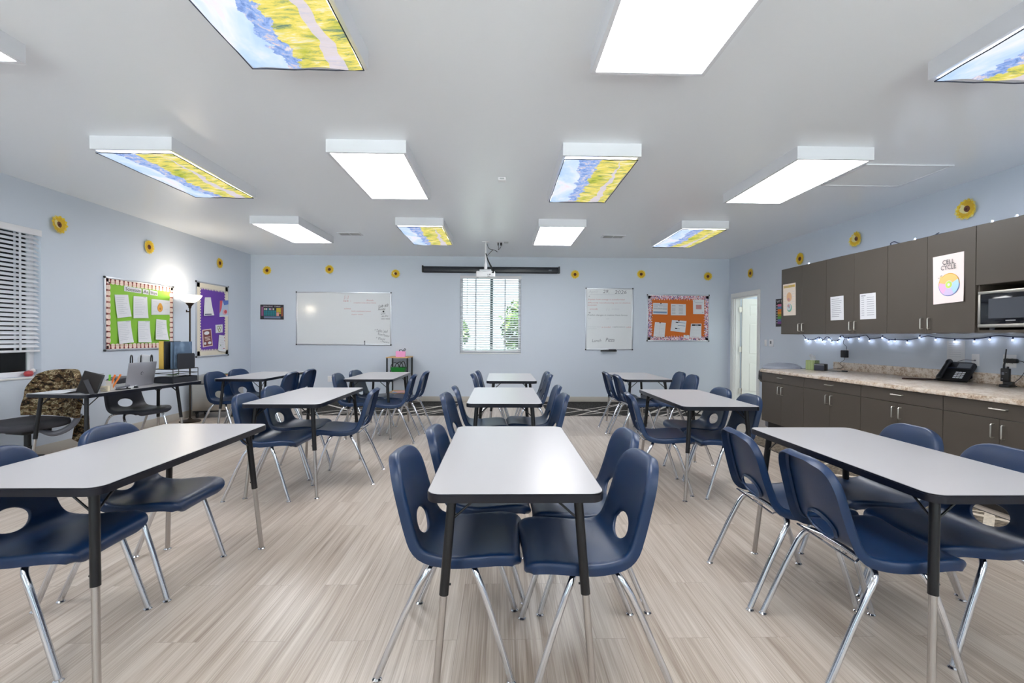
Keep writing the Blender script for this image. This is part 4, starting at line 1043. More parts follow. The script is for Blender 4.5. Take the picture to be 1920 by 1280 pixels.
sheet('pinned_paper', 'left', [(7.767, 1.352), (8.004, 1.376), (8.049, 1.093), (7.784, 1.071)], 'brown card with white ovals, lower left on the purple board', 'paper', base=mat('blush_card', (232, 206, 204), 0.7), off=OFB, mats=[mat('brown_card', (122, 70, 70), 0.7), M_PAPER, M_CREAM], group=gp,
      shapes=[([(0.07, 0.05), (0.93, 0.05), (0.93, 0.95), (0.07, 0.95)][::-1], 1), (ell(0.45, 0.22, 0.28, 0.10), 2), (ell(0.22, 0.80, 0.12, 0.08), 2), (ell(0.68, 0.80, 0.18, 0.08), 2), ([(0.2, 0.44), (0.8, 0.44), (0.8, 0.475), (0.2, 0.475)][::-1], 3), ([(0.2, 0.52), (0.7, 0.52), (0.7, 0.555), (0.2, 0.555)][::-1], 3), ([(0.25, 0.60), (0.75, 0.60), (0.75, 0.635), (0.25, 0.635)][::-1], 3)])
sheet('pinned_paper', 'left', [(8.224, 1.274), (8.395, 1.260), (8.370, 0.985), (8.165, 0.999)], 'white chart strip, lower right on the purple board', 'paper', off=OFB + 0.002, mats=[mat('chart_red', (170, 70, 90), 0.7), mat('chart_green', (100, 140, 90), 0.7), M_PALEINK], curl=0.02, group=gp, prints=[(0.1, 0.15 + 0.14 * k, 0.8, 0.17 + 0.14 * k, 3) for k in range(6)] + [(0.85, 0.1, 0.95, 0.16, 1), (0.85, 0.3, 0.95, 0.35, 1), (0.3, 0.6, 0.42, 0.66, 2), (0.7, 0.8, 0.9, 0.84, 1)])
# orange board
t, w, h = board('bulletin_board', 'orange bulletin board with speckled border on the back wall', 'bulletin board', 'back', 2.849, 4.080, 1.197, 2.109, M_ORANGE)
border(t, w, h, M_SPECK, 0.055, 24, 18, 'zigzag')
gp = 'papers on the orange board'
def tk(u=0.5): return []
def opaper(c, lab, **kw): return sheet('pinned_paper', 'back', c, lab, 'paper', off=OFB, group=gp, **kw)
IM = [M_INK, M_BLUEINK, M_GREYINK, M_PALEINK, M_REDINK]
opaper([(2.967, 1.944), (3.256, 1.939), (3.251, 1.719), (2.959, 1.724)], 'blue banded timetable, upper left on the orange board', mats=IM, prints=[(0.05, 0.10, 0.95, 0.22, 4), (0.05, 0.26, 0.33, 0.30, 3), (0.4, 0.24, 0.66, 0.27, 3), (0.68, 0.30, 0.95, 0.34, 3), (0.04, 0.40, 0.96, 0.58, 4), (0.05, 0.46, 0.3, 0.5, 3), (0.36, 0.46, 0.62, 0.5, 3), (0.68, 0.50, 0.95, 0.54, 3), (0.04, 0.74, 0.95, 0.90, 2), (0.48, 0.0, 0.58, 0.07, 1)])
opaper([(3.318, 1.929), (3.612, 1.924), (3.614, 1.706), (3.320, 1.705)], 'lined two column list, upper middle on the orange board', mats=IM, prints=[(0.06, 0.12 + 0.12 * k, 0.30, 0.15 + 0.12 * k, 3) for k in range(7)] + [(0.52, 0.12 + 0.12 * k, 0.80, 0.15 + 0.12 * k, 3) for k in range(7)] + [(0.03, 0.20 + 0.12 * k, 0.97, 0.212 + 0.12 * k, 4) for k in range(6)])
opaper([(3.752, 2.016), (3.975, 2.015), (3.973, 1.731), (3.755, 1.732)], 'white letter with an orange square, upper right on the orange board', mats=IM, prints=[(0.14, 0.20, 0.86, 0.225, 3), (0.26, 0.36, 0.76, 0.66, 5), (0.08, 0.08, 0.2, 0.12, 3), (0.8, 0.86, 0.92, 0.9, 3), (0.2, 0.3, 0.8, 0.31, 4)], curl=0.01)
opaper([(3.007, 1.570), (3.222, 1.557), (3.191, 1.277), (2.973, 1.291)], 'leaning ruled chart, lower left on the orange board', mats=IM, prints=[(0.12, 0.10 + 0.1 * k, 0.9, 0.115 + 0.1 * k, 4) for k in range(9)] + [(0.12, 0.1, 0.13, 0.9, 4), (0.5, 0.1, 0.51, 0.9, 5), (0.89, 0.1, 0.9, 0.9, 4), (0.40, 0.0, 0.54, 0.05, 1)], curl=0.015)
opaper([(3.340, 1.612), (3.627, 1.596), (3.602, 1.368), (3.313, 1.400)], 'tilted notice with bold headings, lower middle on the orange board', mats=IM, prints=[(0.28, 0.14, 0.46, 0.22, 1), (0.48, 0.16, 0.95, 0.20, 2), (0.44, 0.42, 0.95, 0.47, 2), (0.28, 0.68, 0.44, 0.76, 1), (0.46, 0.70, 0.62, 0.74, 2), (0.1, 0.88, 0.6, 0.90, 4), (0.42, 0.0, 0.54, 0.06, 1)])
opaper([(3.719, 1.545), (3.924, 1.547), (3.915, 1.262), (3.685, 1.273)], 'sheet with a black heading bar, lower right on the orange board', mats=IM + [M_PAPER], prints=[(0.10, 0.05, 0.94, 0.17, 1), (0.36, 0.09, 0.80, 0.12, 6), (0.08, 0.24, 0.35, 0.26, 4), (0.6, 0.24, 0.9, 0.26, 4), (0.08, 0.44, 0.9, 0.455, 4), (0.08, 0.66, 0.9, 0.675, 4), (0.2, 0.94, 0.8, 0.96, 5)], curl=0.015)
opaper([(3.573, 1.324), (3.684, 1.317), (3.678, 1.251), (3.574, 1.265)], 'small white note pinned by the bottom edge of the orange board', mats=IM, prints=[(0.3, 0.05, 0.6, 0.25, 3)])
# pushpins
for (s, z) in ((3.605, 1.920), (3.875, 2.010)): pass
# posters on the back and right walls
POS = [mat('poster_teal', (26, 128, 140), 0.5), mat('poster_yellow', (190, 168, 56), 0.5), mat('poster_plum', (140, 84, 124), 0.5), mat('poster_rust', (150, 78, 52), 0.5), mat('poster_steel', (112, 128, 160), 0.5), mat('poster_pale', (206, 196, 206), 0.5), mat('poster_salmon', (206, 150, 142), 0.5), mat('poster_mint', (180, 196, 160), 0.5)]
PG = [(0.05, 0.14, 0.14, 0.76, 3)] + [(0.16 + 0.075 * i, 0.40 + 0.09 * j, 0.225 + 0.075 * i, 0.475 + 0.09 * j, 1) for i in range(7) for j in range(4)]
PG += [(0.16 + 0.075 * i, 0.24, 0.22 + 0.075 * i, 0.36, k) for i, k in enumerate((8, 6, 1, 6, 3, 8))] + [(0.69, 0.22, 0.88, 0.50, 2), (0.69, 0.52, 0.80, 0.76, 7), (0.81, 0.52, 0.88, 0.62, 2), (0.90, 0.18, 0.965, 0.78, 4), (0.16, 0.80, 0.86, 0.87, 5), (0.16, 0.88, 0.86, 0.93, 5)]
sheet('poster', 'back', [(-4.628, 1.860), (-4.184, 1.858), (-4.182, 1.574), (-4.63, 1.576)], 'small dark periodic table poster on the back wall', 'poster', base=mat('poster_dark', (40, 38, 46), 0.5), mats=POS, prints=PG, texts=[('PERIODIC  TABLE', 0.5, 0.12, 0.026, 6, {'width': 0.32})])
RB = [(216, 110, 150), (84, 140, 190), (222, 120, 52), (226, 152, 44), (150, 150, 40), (84, 160, 84), (96, 120, 170), (132, 74, 152)]
sheet('poster', 'right', [(7.735, 1.906), (7.28, 1.906), (7.28, 1.458), (7.727, 1.458)], 'dark poster of rainbow bands on the right wall, half behind the upper cabinets', 'poster', base=mat('poster_dark', (40, 38, 46), 0.5), mats=[mat('band_%s' % n, c, 0.5) for n, c in zip('rose blue orange amber olive green slate violet'.split(), RB)] + [M_PAPER],
      prints=[(0.12, 0.19 + 0.09 * k, 0.94, 0.275 + 0.09 * k, k + 1) for k in range(8)] + [(0.05, 0.215 + 0.09 * k, 0.10, 0.25 + 0.09 * k, 9) for k in range(8)], texts=[('W I', 0.2, 0.09, 0.04, 9, {'width': 0.13})])
# screen case
t = thing('projection_screen', 'long black roll-up projection screen case above the back window', 'projection screen', (-0.20, YB, 2.558))
mb = MB(); mb.box(-1.30, 1.30, -0.085, -0.012, -0.052, 0.055, 0.012); mb.build('case', mat('screen_case', (22, 27, 38), 0.35), t)
for sx in (-1, 1):
    mb = MB(); mb.box(sx * 1.30 - 0.0 + (0.0005 if sx > 0 else -0.028), sx * 1.30 + (0.028 if sx > 0 else -0.0005), -0.095, 0, -0.060, 0.070, 0.006); mb.build('end_cap', M_BLACK, t)
mb = MB(); mb.box(-1.29, 1.29, -0.06, -0.04, -0.066, -0.053, 0.004); mb.build('screen_bar', mat('screen_bar', (44, 50, 62), 0.4), t)
mb = MB(); mb.box(1.11, 1.17, -0.0865, -0.085, -0.008, 0.004); mb.build('badge', mat('badge_silver', (150, 156, 166), 0.4), t)
# projector
t = thing('projector', 'white projector hanging from the ceiling before the back window', 'projector', (-0.258, 7.80, ZC))
mb = MB(); mb.tube([(0.0, 0.02, -0.012), (0.0, 0.02, -0.44)], 0.016, 12); mb.box(-0.06, 0.06, -0.04, 0.08, -0.012, 0, 0.003); mb.tube([(0, 0.02, -0.36), (0, 0.02, -0.45)], 0.026, 12); mb.build('mount_pole', M_WHITE, t)
mb = MB(); mb.box(-0.155, 0.155, -0.05, 0.17, -0.585, -0.485, 0.018, 3); mb.build('body', M_WHITE, t)
mb = MB(); mb.box(-0.10, 0.09, -0.02, 0.12, -0.484, -0.455, 0.006); mb.build('bracket', mat('bracket_grey', (190, 192, 198), 0.5), t)
mb = MB()
for (a, b, c, d) in ((0.03, 0.05, -0.545, -0.535), (0.06, 0.08, -0.548, -0.530), (0.03, 0.07, -0.57, -0.562), (0.10, 0.14, -0.52, -0.505)): mb.box(a, b, -0.0525, -0.0495, c, d)
mb.build('sockets', M_INK, t, smooth=False)
mb = MB(); mb.tube(catmull([(0.005, 0.0, -0.20), (0.035, 0.02, -0.30), (0.08, 0.0, -0.40), (0.12, -0.03, -0.47), (0.12, -0.06, -0.50), (0.115, -0.053, -0.512)], 6), 0.009, 8); mb.tube(catmull([(0.0, 0.0, -0.19), (0.05, 0.01, -0.32), (0.11, 0.0, -0.43), (0.135, -0.04, -0.48), (0.13, -0.05, -0.51)], 6), 0.006, 8); mb.build('cable', M_BLKMET, t)
mb = MB(); mb.tube(catmull([(0.01, 0.05, -0.005), (0.03, 0.05, -0.06), (0.06, 0.05, -0.11), (0.15, 0.05, -0.13), (0.19, 0.05, -0.16), (0.12, 0.03, -0.13), (0.04, 0.02, -0.21), (0.015, 0.0, -0.24)], 6), 0.004, 8); mb.build('cable', M_BLKMET, t)
t = thing('ceiling_outlet', 'ceiling outlet with black plugs beside the projector mount', 'power outlet', (-0.035, 7.86, ZC))
mb = MB(); mb.box(-0.045, 0.045, -0.06, 0.06, -0.006, 0, 0.002); mb.build('plate', M_WHITE, t)
for dx, r_ in ((-0.022, 0.010), (0.026, 0.017)):
    mb = MB(); mb.tube([(dx, 0, -0.0065), (dx, 0, -0.05)], r_, 12); mb.tube(catmull([(dx, 0, -0.05), (dx * 0.6, 0, -0.09), (-0.02, 0, -0.125)], 5), 0.0035, 8); mb.build('plug', M_BLACK, t)
o = thing('blank_plate', 'small pale cover plate on the ceiling next to the outlet', 'cover plate', (0.075, 7.86, ZC))
mb = MB(); mb.box(-0.036, 0.036, -0.055, 0.055, -0.006, 0, 0.002); mb.build('plate', mat('plate_grey', (196, 198, 202), 0.5), o)
def outlet(label, wall, s, z, w_=0.036, kind='outlet'):
    loc, rz = wall_at(wall, s, z, 0.0); o = thing('wall_' + kind, label, 'power outlet' if kind == 'outlet' else kind, loc, rz)
    mb = MB(); mb.box(-w_, w_, -0.006, 0, -0.058, 0.058, 0.002); mb.build('plate', M_WHITE, o)
    mb = MB()
    for q in range(max(1, round(w_ / 0.036))):
        x = (q - (round(w_ / 0.036) - 1) / 2) * 0.046
        for zz in (-0.022, 0.022):
            mb.box(x - 0.016, x + 0.016, -0.0075, -0.0061, zz - 0.013, zz + 0.013); 
    mb.build('receptacle', M_TRIMW, o)
    mb = MB()
    for q in range(max(1, round(w_ / 0.036))):
        x = (q - (round(w_ / 0.036) - 1) / 2) * 0.046
        for zz in (-0.022, 0.022):
            for dx in (-0.006, 0.006): mb.box(x + dx - 0.0012, x + dx + 0.0012, -0.0082, -0.0076, zz - 0.003, zz + 0.005)
    mb.build('slots', M_INK, o, smooth=False)
    return o
outlet('white wall outlet low on the back wall, left of the rolling cart', 'back', -3.287, 0.436, 0.055)
outlet('white wall outlet low on the back wall, behind the third-row table by the door', 'back', 2.432, 0.404)

# ------------------------------------------------------------------ cabinets along the right wall
YU = [6.345, 5.488, 4.631, 3.774, 2.917]
UW = 0.857 / math.cos(math.atan(AR)) - 0.0
ZB0, ZB1, ZCT = 0.167, 0.815, 0.8537
def handle(parent, a, b):
    """bow handle between two points on a front (y = front plane)"""
    a, b = Vector(a), Vector(b); out = Vector((0, -0.028, 0))
    mb = MB(); d = (b - a).normalized()
    mb.tube([a, a + out * 0.8, a + out + d * 0.006, b + out - d * 0.006, b + out * 0.8, b], 0.0048, 8)
    return mb.build('handle', M_NICKEL, parent)
UNITN = ['farthest, by the door', 'second from the door', 'third from the door', 'nearest the camera']
def base_unit(i):
    y = YU[i]; loc = (xbase(y), y, 0); dep = xr(y) - xbase(y) - 0.012
    t = thing('base_cabinet', 'taupe base cabinet under the counter, %s' % UNITN[i], 'cabinet', loc, ROTR, 'taupe base cabinets')
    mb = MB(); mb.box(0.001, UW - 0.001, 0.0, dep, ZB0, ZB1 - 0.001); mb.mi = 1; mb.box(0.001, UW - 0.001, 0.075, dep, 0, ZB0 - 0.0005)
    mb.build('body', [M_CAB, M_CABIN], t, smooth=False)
    g = 0.0022
    mb = MB(); mb.box(g, UW - g, -0.019, -0.0005, 0.6985, ZB1 - 0.004, 0.0012, 1); d = mb.build('drawer', M_CAB, t)
    handle(d, (UW / 2 - 0.055, -0.019, 0.768), (UW / 2 + 0.055, -0.019, 0.768))
    for s in (0, 1):
        mb = MB(); a, b = (g, UW / 2 - g * 0.5) if s == 0 else (UW / 2 + g * 0.5, UW - g); mb.box(a, b, -0.019, -0.0005, ZB0 + 0.002, 0.6945, 0.0012, 1); d = mb.build('door', M_CAB, t)
        x = UW / 2 + (-0.036 if s == 0 else 0.036); handle(d, (x, -0.019, 0.556), (x, -0.019, 0.655))
    return t
def upper_unit(i, micro):
    y = YU[i]; loc = (xupper(y), y, 1.323); dep = xr(y) - xupper(y) - 0.012; Hh = 2.1875 - 1.323
    t = thing('wall_cabinet', 'taupe upper cabinet on the right wall, ' + (UNITN[i] if not micro else 'short doors over the microwave'), 'cabinet', loc, ROTR, 'taupe upper cabinets')
    mb = MB(); z0 = 0.382 if micro else 0.0
    mb.box(0.001, UW - 0.001, 0.0, dep, z0, Hh)
    if micro:
        mb.box(0.001, 0.019, 0.0, dep, 0.0, z0 - 0.0002); mb.box(UW - 0.019, UW - 0.001, 0.0, dep, 0.0, z0 - 0.0002); mb.box(0.0192, UW - 0.0192, 0.0, dep, 0.0, 0.020)
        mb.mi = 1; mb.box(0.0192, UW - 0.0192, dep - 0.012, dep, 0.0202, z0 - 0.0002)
    mb.build('body', [M_CAB, M_CABIN], t, smooth=False)
    g = 0.0022
    for s in (0, 1):
        mb = MB(); a, b = (g, UW / 2 - g * 0.5) if s == 0 else (UW / 2 + g * 0.5, UW - g); mb.box(a, b, -0.019, -0.0005, z0 + 0.001, Hh, 0.0012, 1); d = mb.build('door', M_CAB, t)
        x = UW / 2 + (-0.036 if s == 0 else 0.036); zz = 0.410 if micro else 0.037; handle(d, (x, -0.019, zz), (x, -0.019, zz + 0.095))
    return t
for i in range(4):
    base_unit(i); upper_unit(i, i == 3)
# worktop
y = YU[0] + 0.012; L_ = (y - YU[4]) + 0.02; dep = xr(y) - xbase(y)
t = thing('countertop', 'long speckled beige countertop on the taupe base cabinets', 'countertop', (xbase(y), y, 0), ROTR)
mb = MB(); mb.box(0, L_, -0.042, dep - 0.004, ZB1 + 0.0005, ZCT, 0.006, 2); mb.build('slab', M_GRAN, t)
mb = MB(); mb.box(0, L_, dep - 0.026, dep - 0.004, ZCT + 0.0003, ZCT + 0.100, 0.004, 2); mb.build('backsplash', M_GRAN, t)
# microwave
y = YU[3]; mw0 = 0.030; mww = 0.60
t = thing('microwave_oven', 'silver microwave oven with black glass door in the cabinet niche', 'microwave', (xupper(y), y, 1.343), ROTR)
mb = MB(); mb.box(mw0, mw0 + mww, 0.01, 0.40, 0.022, 0.305, 0.006); mb.build('body', M_STEEL, t)
mb = MB()
for a in ((mw0 - 0.008, mw0 + mww, 0.285, 0.307), (mw0 - 0.008, mw0 + mww, 0.020, 0.046)): mb.box(a[0], a[1], -0.022, 0.009, a[2], a[3], 0.003)
mb.box(mw0 - 0.008, mw0 + 0.012, -0.022, 0.009, 0.0465, 0.2845, 0.003); mb.build('front_frame', M_STEEL, t)
mb = MB(); mb.box(mw0 + 0.0125, mw0 + 0.445, -0.020, 0.009, 0.0465, 0.2845, 0.003)
d = mb.build('door', mat('black_glass', (22, 24, 30), 0.08), t)
mb = MB(); mb.box(mw0 + 0.075, mw0 + 0.385, -0.0215, -0.0205, 0.090, 0.245); mb.build('window', mat('smoked_window', (70, 74, 82), 0.12), d, smooth=False)
mb = MB(); mb.box(mw0 + 0.200, mw0 + 0.270, -0.0212, -0.0205, 0.068, 0.076); mb.build('badge', mat('badge_grey', (150, 152, 158), 0.5), d, smooth=False)
mb = MB(); mb.box(mw0 + 0.446, mw0 + 0.59, -0.020, 0.009, 0.0465, 0.2845, 0.003); mb.build('control_panel', M_BLACK, t)
for xx in (mw0 + 0.06, mw0 + mww - 0.06):
    mb = MB(); mb.lathe([(0.016, 0), (0.016, 0.0215), (0, 0.0215)], 12, c=(xx, 0.03, 0.0)); mb.build('foot', M_GREYPL, t)
# papers on the upper doors
OFU = 0.0205
yel = mat('title_yellow', (214, 178, 70), 0.7)
sheet('poster', 'upper', [(6.305, 1.984), (6.044, 1.984), (6.034, 1.567), (6.290, 1.570)], 'ANIMAL CELL poster with orange oval on the farthest upper cabinet', 'poster', base=M_CREAM, off=OFU, mats=[yel, mat('cell_orange', (214, 170, 130), 0.7), M_GREYINK, mat('cell_teal', (110, 176, 156), 0.7), M_PALEINK, mat('cell_rose', (190, 140, 140), 0.7)],
      prints=[(0.06, 0.05, 0.95, 0.125, 1)] + [(0.08, 0.3 + 0.08 * k, 0.24, 0.31 + 0.08 * k, 5) for k in range(7)] + [(0.74, 0.25 + 0.08 * k, 0.93, 0.26 + 0.08 * k, 5) for k in range(8)],
      shapes=[(ell(0.5, 0.42, 0.20, 0.15), 2), (ell(0.46, 0.50, 0.09, 0.05), 6), (ell(0.52, 0.76, 0.20, 0.13), 4), (ell(0.48, 0.73, 0.17, 0.11), 5), (ell(0.46, 0.70, 0.09, 0.05), 6), (ell(0.52, 0.74, 0.06, 0.04), 3)], texts=[('ANIMAL CELL', 0.5, 0.088, 0.026, 3, {'width': 0.21})])
def list_lines(n, r): return [(0.10, 0.10 + 0.82 * k / n, 0.10 + 0.8 * r.uniform(0.7, 1), 0.10 + 0.82 * k / n + 0.022, 1) for k in range(n)]
sheet('notice', 'upper', [(5.415, 1.746), (5.211, 1.746), (5.202, 1.477), (5.405, 1.477)], 'white typed list taped to the second upper cabinet, farther of the two lists', 'notice', off=OFU, mats=[M_GREYINK], prints=list_lines(10, random.Random(1)))
sheet('notice', 'upper', [(4.976, 1.740), (4.770, 1.740), (4.760, 1.473), (4.968, 1.473)], 'white typed list with a short heading, nearer the CELL CYCLE poster', 'notice', off=OFU, mats=[M_GREYINK], prints=[(0.10, 0.06, 0.38, 0.10, 1)] + [(0.10, 0.15 + 0.085 * k, 0.28, 0.17 + 0.085 * k, 1) for k in range(9)] + [(0.45, 0.15 + 0.085 * k, 0.9, 0.17 + 0.085 * k, 1) for k in range(9)])
CC = [M_INK, mat('wheel_orange', (240, 196, 124), 0.7), mat('wheel_pink', (226, 178, 216), 0.7), mat('wheel_blue', (176, 212, 236), 0.7), mat('wheel_lime', (196, 222, 106), 0.7), mat('wheel_violet', (206, 190, 232), 0.7), mat('wheel_rim', (120, 140, 196), 0.7), mat('wheel_rim_amber', (214, 160, 70), 0.7), M_PAPER]
ar = 0.285 / 0.418
def sector(cu, cv, r, a0, a1, k): return ([(cu, cv)] + ell(cu, cv, r, r * ar, 24, a0, a1), k)
cu, cv = 0.535, 0.625
sheet('poster', 'upper', [(4.146, 1.992), (3.868, 1.998), (3.859, 1.584), (4.130, 1.573)], 'large CELL CYCLE poster with a pastel wheel beside the microwave', 'poster', base=mat('shell_paper', (236, 222, 220), 0.7), off=OFU, mats=CC, curl=0.006,
      shapes=[sector(cu, cv, 0.345, 180, 360, 7), sector(cu, cv, 0.345, 0, 180, 8), ([(0.22, 0.52), (0.25, 0.44), (0.30, 0.43), (0.33, 0.54)][::-1], 2), sector(cu, cv, 0.325, 25, 165, 2), sector(cu, cv, 0.325, 165, 235, 3), sector(cu, cv, 0.325, 235, 300, 6), sector(cu, cv, 0.325, 300, 385, 4),
              (ell(cu, cv, 0.12, 0.12 * ar), 9), (ell(cu, cv, 0.105, 0.105 * ar), 5), (ell(cu, cv, 0.045, 0.045 * ar), 9)],
      prints=[(0.45, 0.50, 0.60, 0.508, 1), (0.27, 0.66, 0.38, 0.666, 1), (0.62, 0.72, 0.75, 0.726, 1), (0.24, 0.415, 0.31, 0.425, 1), (0.17, 0.455, 0.22, 0.463, 1)],
      texts=[('CELL', 0.53, 0.155, 0.040, 1, {'width': 0.105}), ('CYCLE', 0.53, 0.265, 0.040, 1, {'width': 0.135})])
sheet('notice', 'right', [(4.790, 1.255), (4.604, 1.255), (4.604, 1.034), (4.790, 1.034)], 'pale notice sheet on the wall behind the desk phone', 'notice', off=0.004, mats=[M_PALEINK], prints=[(0.1, 0.12 + 0.1 * k, 0.8, 0.14 + 0.1 * k, 1) for k in range(7)])
# string lights
M_CORD = mat('navy_cord', (26, 36, 70), 0.5)
M_BULB = emit('cool_white_bulb', (206, 222, 255), 14.0)
def string_lights(label, path, bulbs, loc, rz, power, hang=True):
    t = thing('string_lights', label, 'string lights', loc, rz)
    mb = MB(); mb.tube(catmull(path, 4), 0.0046, 6); mb.build('cord', M_CORD, t)
    for k, (x, y, z) in enumerate(bulbs):
        d = -1 if hang else 0.35
        mb = MB(); mb.tube([(x, y, z + 0.004), (x, y - 0.004, z + d * 0.016)], 0.0065, 8)
        s = mb.build('bulb_socket', M_CORD, t)
        mb = MB(); mb.lathe([(0, -0.008), (0.005, -0.006), (0.0065, 0.0), (0.005, 0.005), (0, 0.007)], 10, c=(x, y - 0.006, z + d * 0.026)); b = mb.build('bulb', M_BULB, s)
        l = bpy.data.lights.new('bulb_glow', 'POINT'); l.energy = power; l.color = (0.72, 0.82, 1.0); l.shadow_soft_size = 0.012
        lo = bpy.data.objects.new('bulb_glow', l); COL.objects.link(lo); lo.parent = s; lo.location = (x, y - 0.022, z + d * 0.032)
    return t
y0 = 7.034
def sx(y): return (y0 - y) / math.cos(math.atan(AR))
SP = [(7.034, 1.322), (6.961, 1.277), (6.902, 1.260), (6.84, 1.248), (6.74, 1.269), (6.667, 1.290), (6.596, 1.253), (6.54, 1.290), (6.475, 1.285), (6.418, 1.250), (6.304, 1.251), (6.262, 1.306), (6.22, 1.312), (6.205, 1.285), (6.112, 1.283), (5.935, 1.295), (5.828, 1.313), (5.768, 1.269), (5.575, 1.286), (5.484, 1.262), (5.238, 1.260), (5.083, 1.287), (4.996, 1.302), (4.896, 1.288), (4.693, 1.274), (4.497, 1.275), (4.354, 1.295), (4.285, 1.304), (4.16, 1.293), (4.0, 1.290), (3.80, 1.298)]
SB = [(6.961, 1.277), (6.902, 1.258), (6.74, 1.266), (6.667, 1.280), (6.596, 1.250), (6.475, 1.282), (6.418, 1.243), (6.304, 1.249), (6.262, 1.300), (6.112, 1.283), (5.935, 1.295), (5.768, 1.269), (5.575, 1.306), (5.484, 1.262), (5.40, 1.268), (5.238, 1.255), (5.083, 1.310), (4.896, 1.288), (4.693, 1.270), (4.497, 1.275), (4.354, 1.295), (4.16, 1.290), (3.95, 1.290)]
string_lights('string of cool white bulbs on a navy cord under the upper cabinets', [(sx(a), -0.014 - 0.004 * math.sin(k * 1.7), z) for k, (a, z) in enumerate(SP)], [(sx(a), -0.020, z) for a, z in SB], (xr(y0), y0, 0), ROTR, 0.06)
yt = 6.345
def sxt(y): return (yt - y) / math.cos(math.atan(AR))
TP = [(6.30, 2.194), (5.83, 2.194), (5.3, 2.194), (4.72, 2.194), (4.66, 2.215), (4.60, 2.222), (4.55, 2.196), (4.38, 2.194), (4.20, 2.195), (4.158, 2.214), (4.13, 2.195), (3.70, 2.195), (3.45, 2.196), (3.10, 2.195)]
TB = [(6.25, 2.192), (5.75, 2.192), (4.95, 2.192), (4.15, 2.192), (3.35, 2.192), (3.05, 2.192)]
string_lights('string of cool white bulbs on top of the upper cabinets, back row added as uplight', [(sxt(a), 0.03 + 0.012 * math.sin(k * 2.3), z) for k, (a, z) in enumerate(TP)] + [(sxt(a), 0.40 + 0.02 * math.sin(k * 2.0), z) for k, (a, z) in enumerate(reversed(TB))], [(sxt(a), 0.012, 2.1905) for a in (5.83, 4.355, 3.673, 3.497)] + [(sxt(a), 0.40, 2.194) for a in (6.15, 5.75, 5.35, 4.95, 4.55, 4.15, 3.75, 3.35)], (xupper(yt), yt, 0), ROTR, 0.35, False)  # rear bulbs are unseen, added to brighten the wall above the cabinets
def plug(label, y, z, w_, h_, d_, plate=True):
    loc, rz = wall_at('right', y, z, 0.0065 if plate else 0.0)
    o = thing('plug_adapter', label, 'plug adapter', loc, rz)
    mb = MB(); mb.box(-w_, w_, -d_, 0, -h_, h_, 0.008, 2); mb.build('body', M_BLACK, o)
    return o
outlet('white wall outlet above the counter, behind the black square adapter', 'right', 6.165, 1.072)
p = plug('square black plug adapter on the wall between tissue box and phone', 6.165, 1.068, 0.045, 0.048, 0.05); p.location.x -= 0.002
mb = MB(); mb.tube(catmull([(0.0, -0.025, -0.046), (0.0, -0.03, -0.08), (-0.05, -0.05, -0.13), (0.06, -0.10, -0.18), (-0.05, -0.30, -0.2085), (-0.30, -0.42, -0.2085)], 6), 0.0025, 6); mb.build('cable', M_INK, p)
mb = MB(); mb.tube(catmull([(0.02, -0.02, 0.046), (0.03, -0.02, 0.09), (-0.03, -0.02, 0.14), (-0.02, -0.015, 0.20)], 6), 0.0025, 6); mb.build('cable', M_CORD, p)
outlet('white double wall outlet above the counter, behind the two-way radio', 'right', 4.20, 1.075, 0.055)
p = plug('slim black plug adapter in the outlet behind the two-way radio', 4.17, 1.078, 0.052, 0.020, 0.035); p.location.x -= 0.002
mb = MB(); mb.tube(catmull([(0.05, -0.018, 0.0), (0.09, -0.018, 0.0), (0.13, -0.02, -0.04), (0.10, -0.03, -0.13), (0.06, -0.06, -0.2), (0.12, -0.10, -0.219), (0.0, -0.12, -0.2195), (-0.02, -0.13, -0.2195)], 6), 0.0025, 6); mb.build('cable', M_INK, p)
loc, rz = wall_at('right', 4.502, 1.070); o = thing('phone_jack', 'white phone jack plate on the wall right of the desk phone', 'phone jack', loc, rz)
mb = MB(); mb.box(-0.037, 0.037, -0.006, 0, -0.057, 0.057, 0.002); mb.build('plate', M_WHITE, o)
mb = MB(); mb.box(-0.008, 0.008, -0.014, -0.0062, -0.012, 0.002, 0.002); mb.build('socket', M_GREYPL, o)
mb = MB(); mb.tube(catmull([(0, -0.0145, -0.005), (-0.02, -0.03, -0.003), (-0.07, -0.05, -0.004), (-0.11, -0.07, -0.02)], 6), 0.0028, 6); mb.build('cable', M_GREYPL, o)
loc, rz = wall_at('right', 8.008, 1.185); o = thing('wall_switch', 'white blank switch plate beside the open door', 'switch plate', loc, rz)
mb = MB(); mb.box(-0.036, 0.036, -0.006, 0, -0.057, 0.057, 0.002); mb.build('plate', M_WHITE, o); mb = MB(); mb.box(-0.016, 0.016, -0.010, -0.0062, -0.033, 0.033, 0.002); mb.build('rocker', M_TRIMW, o)
loc, rz = wall_at('right', 7.831, 1.187); o = thing('thermostat', 'white thermostat with a dark display beside the open door', 'thermostat', loc, rz)
mb = MB(); mb.box(-0.052, 0.052, -0.024, 0, -0.060, 0.060, 0.006); mb.build('body', M_WHITE, o); mb = MB(); mb.box(-0.020, 0.020, -0.0255, -0.0242, -0.012, 0.036); mb.build('display', mat('display_grey', (96, 100, 106), 0.3), o)

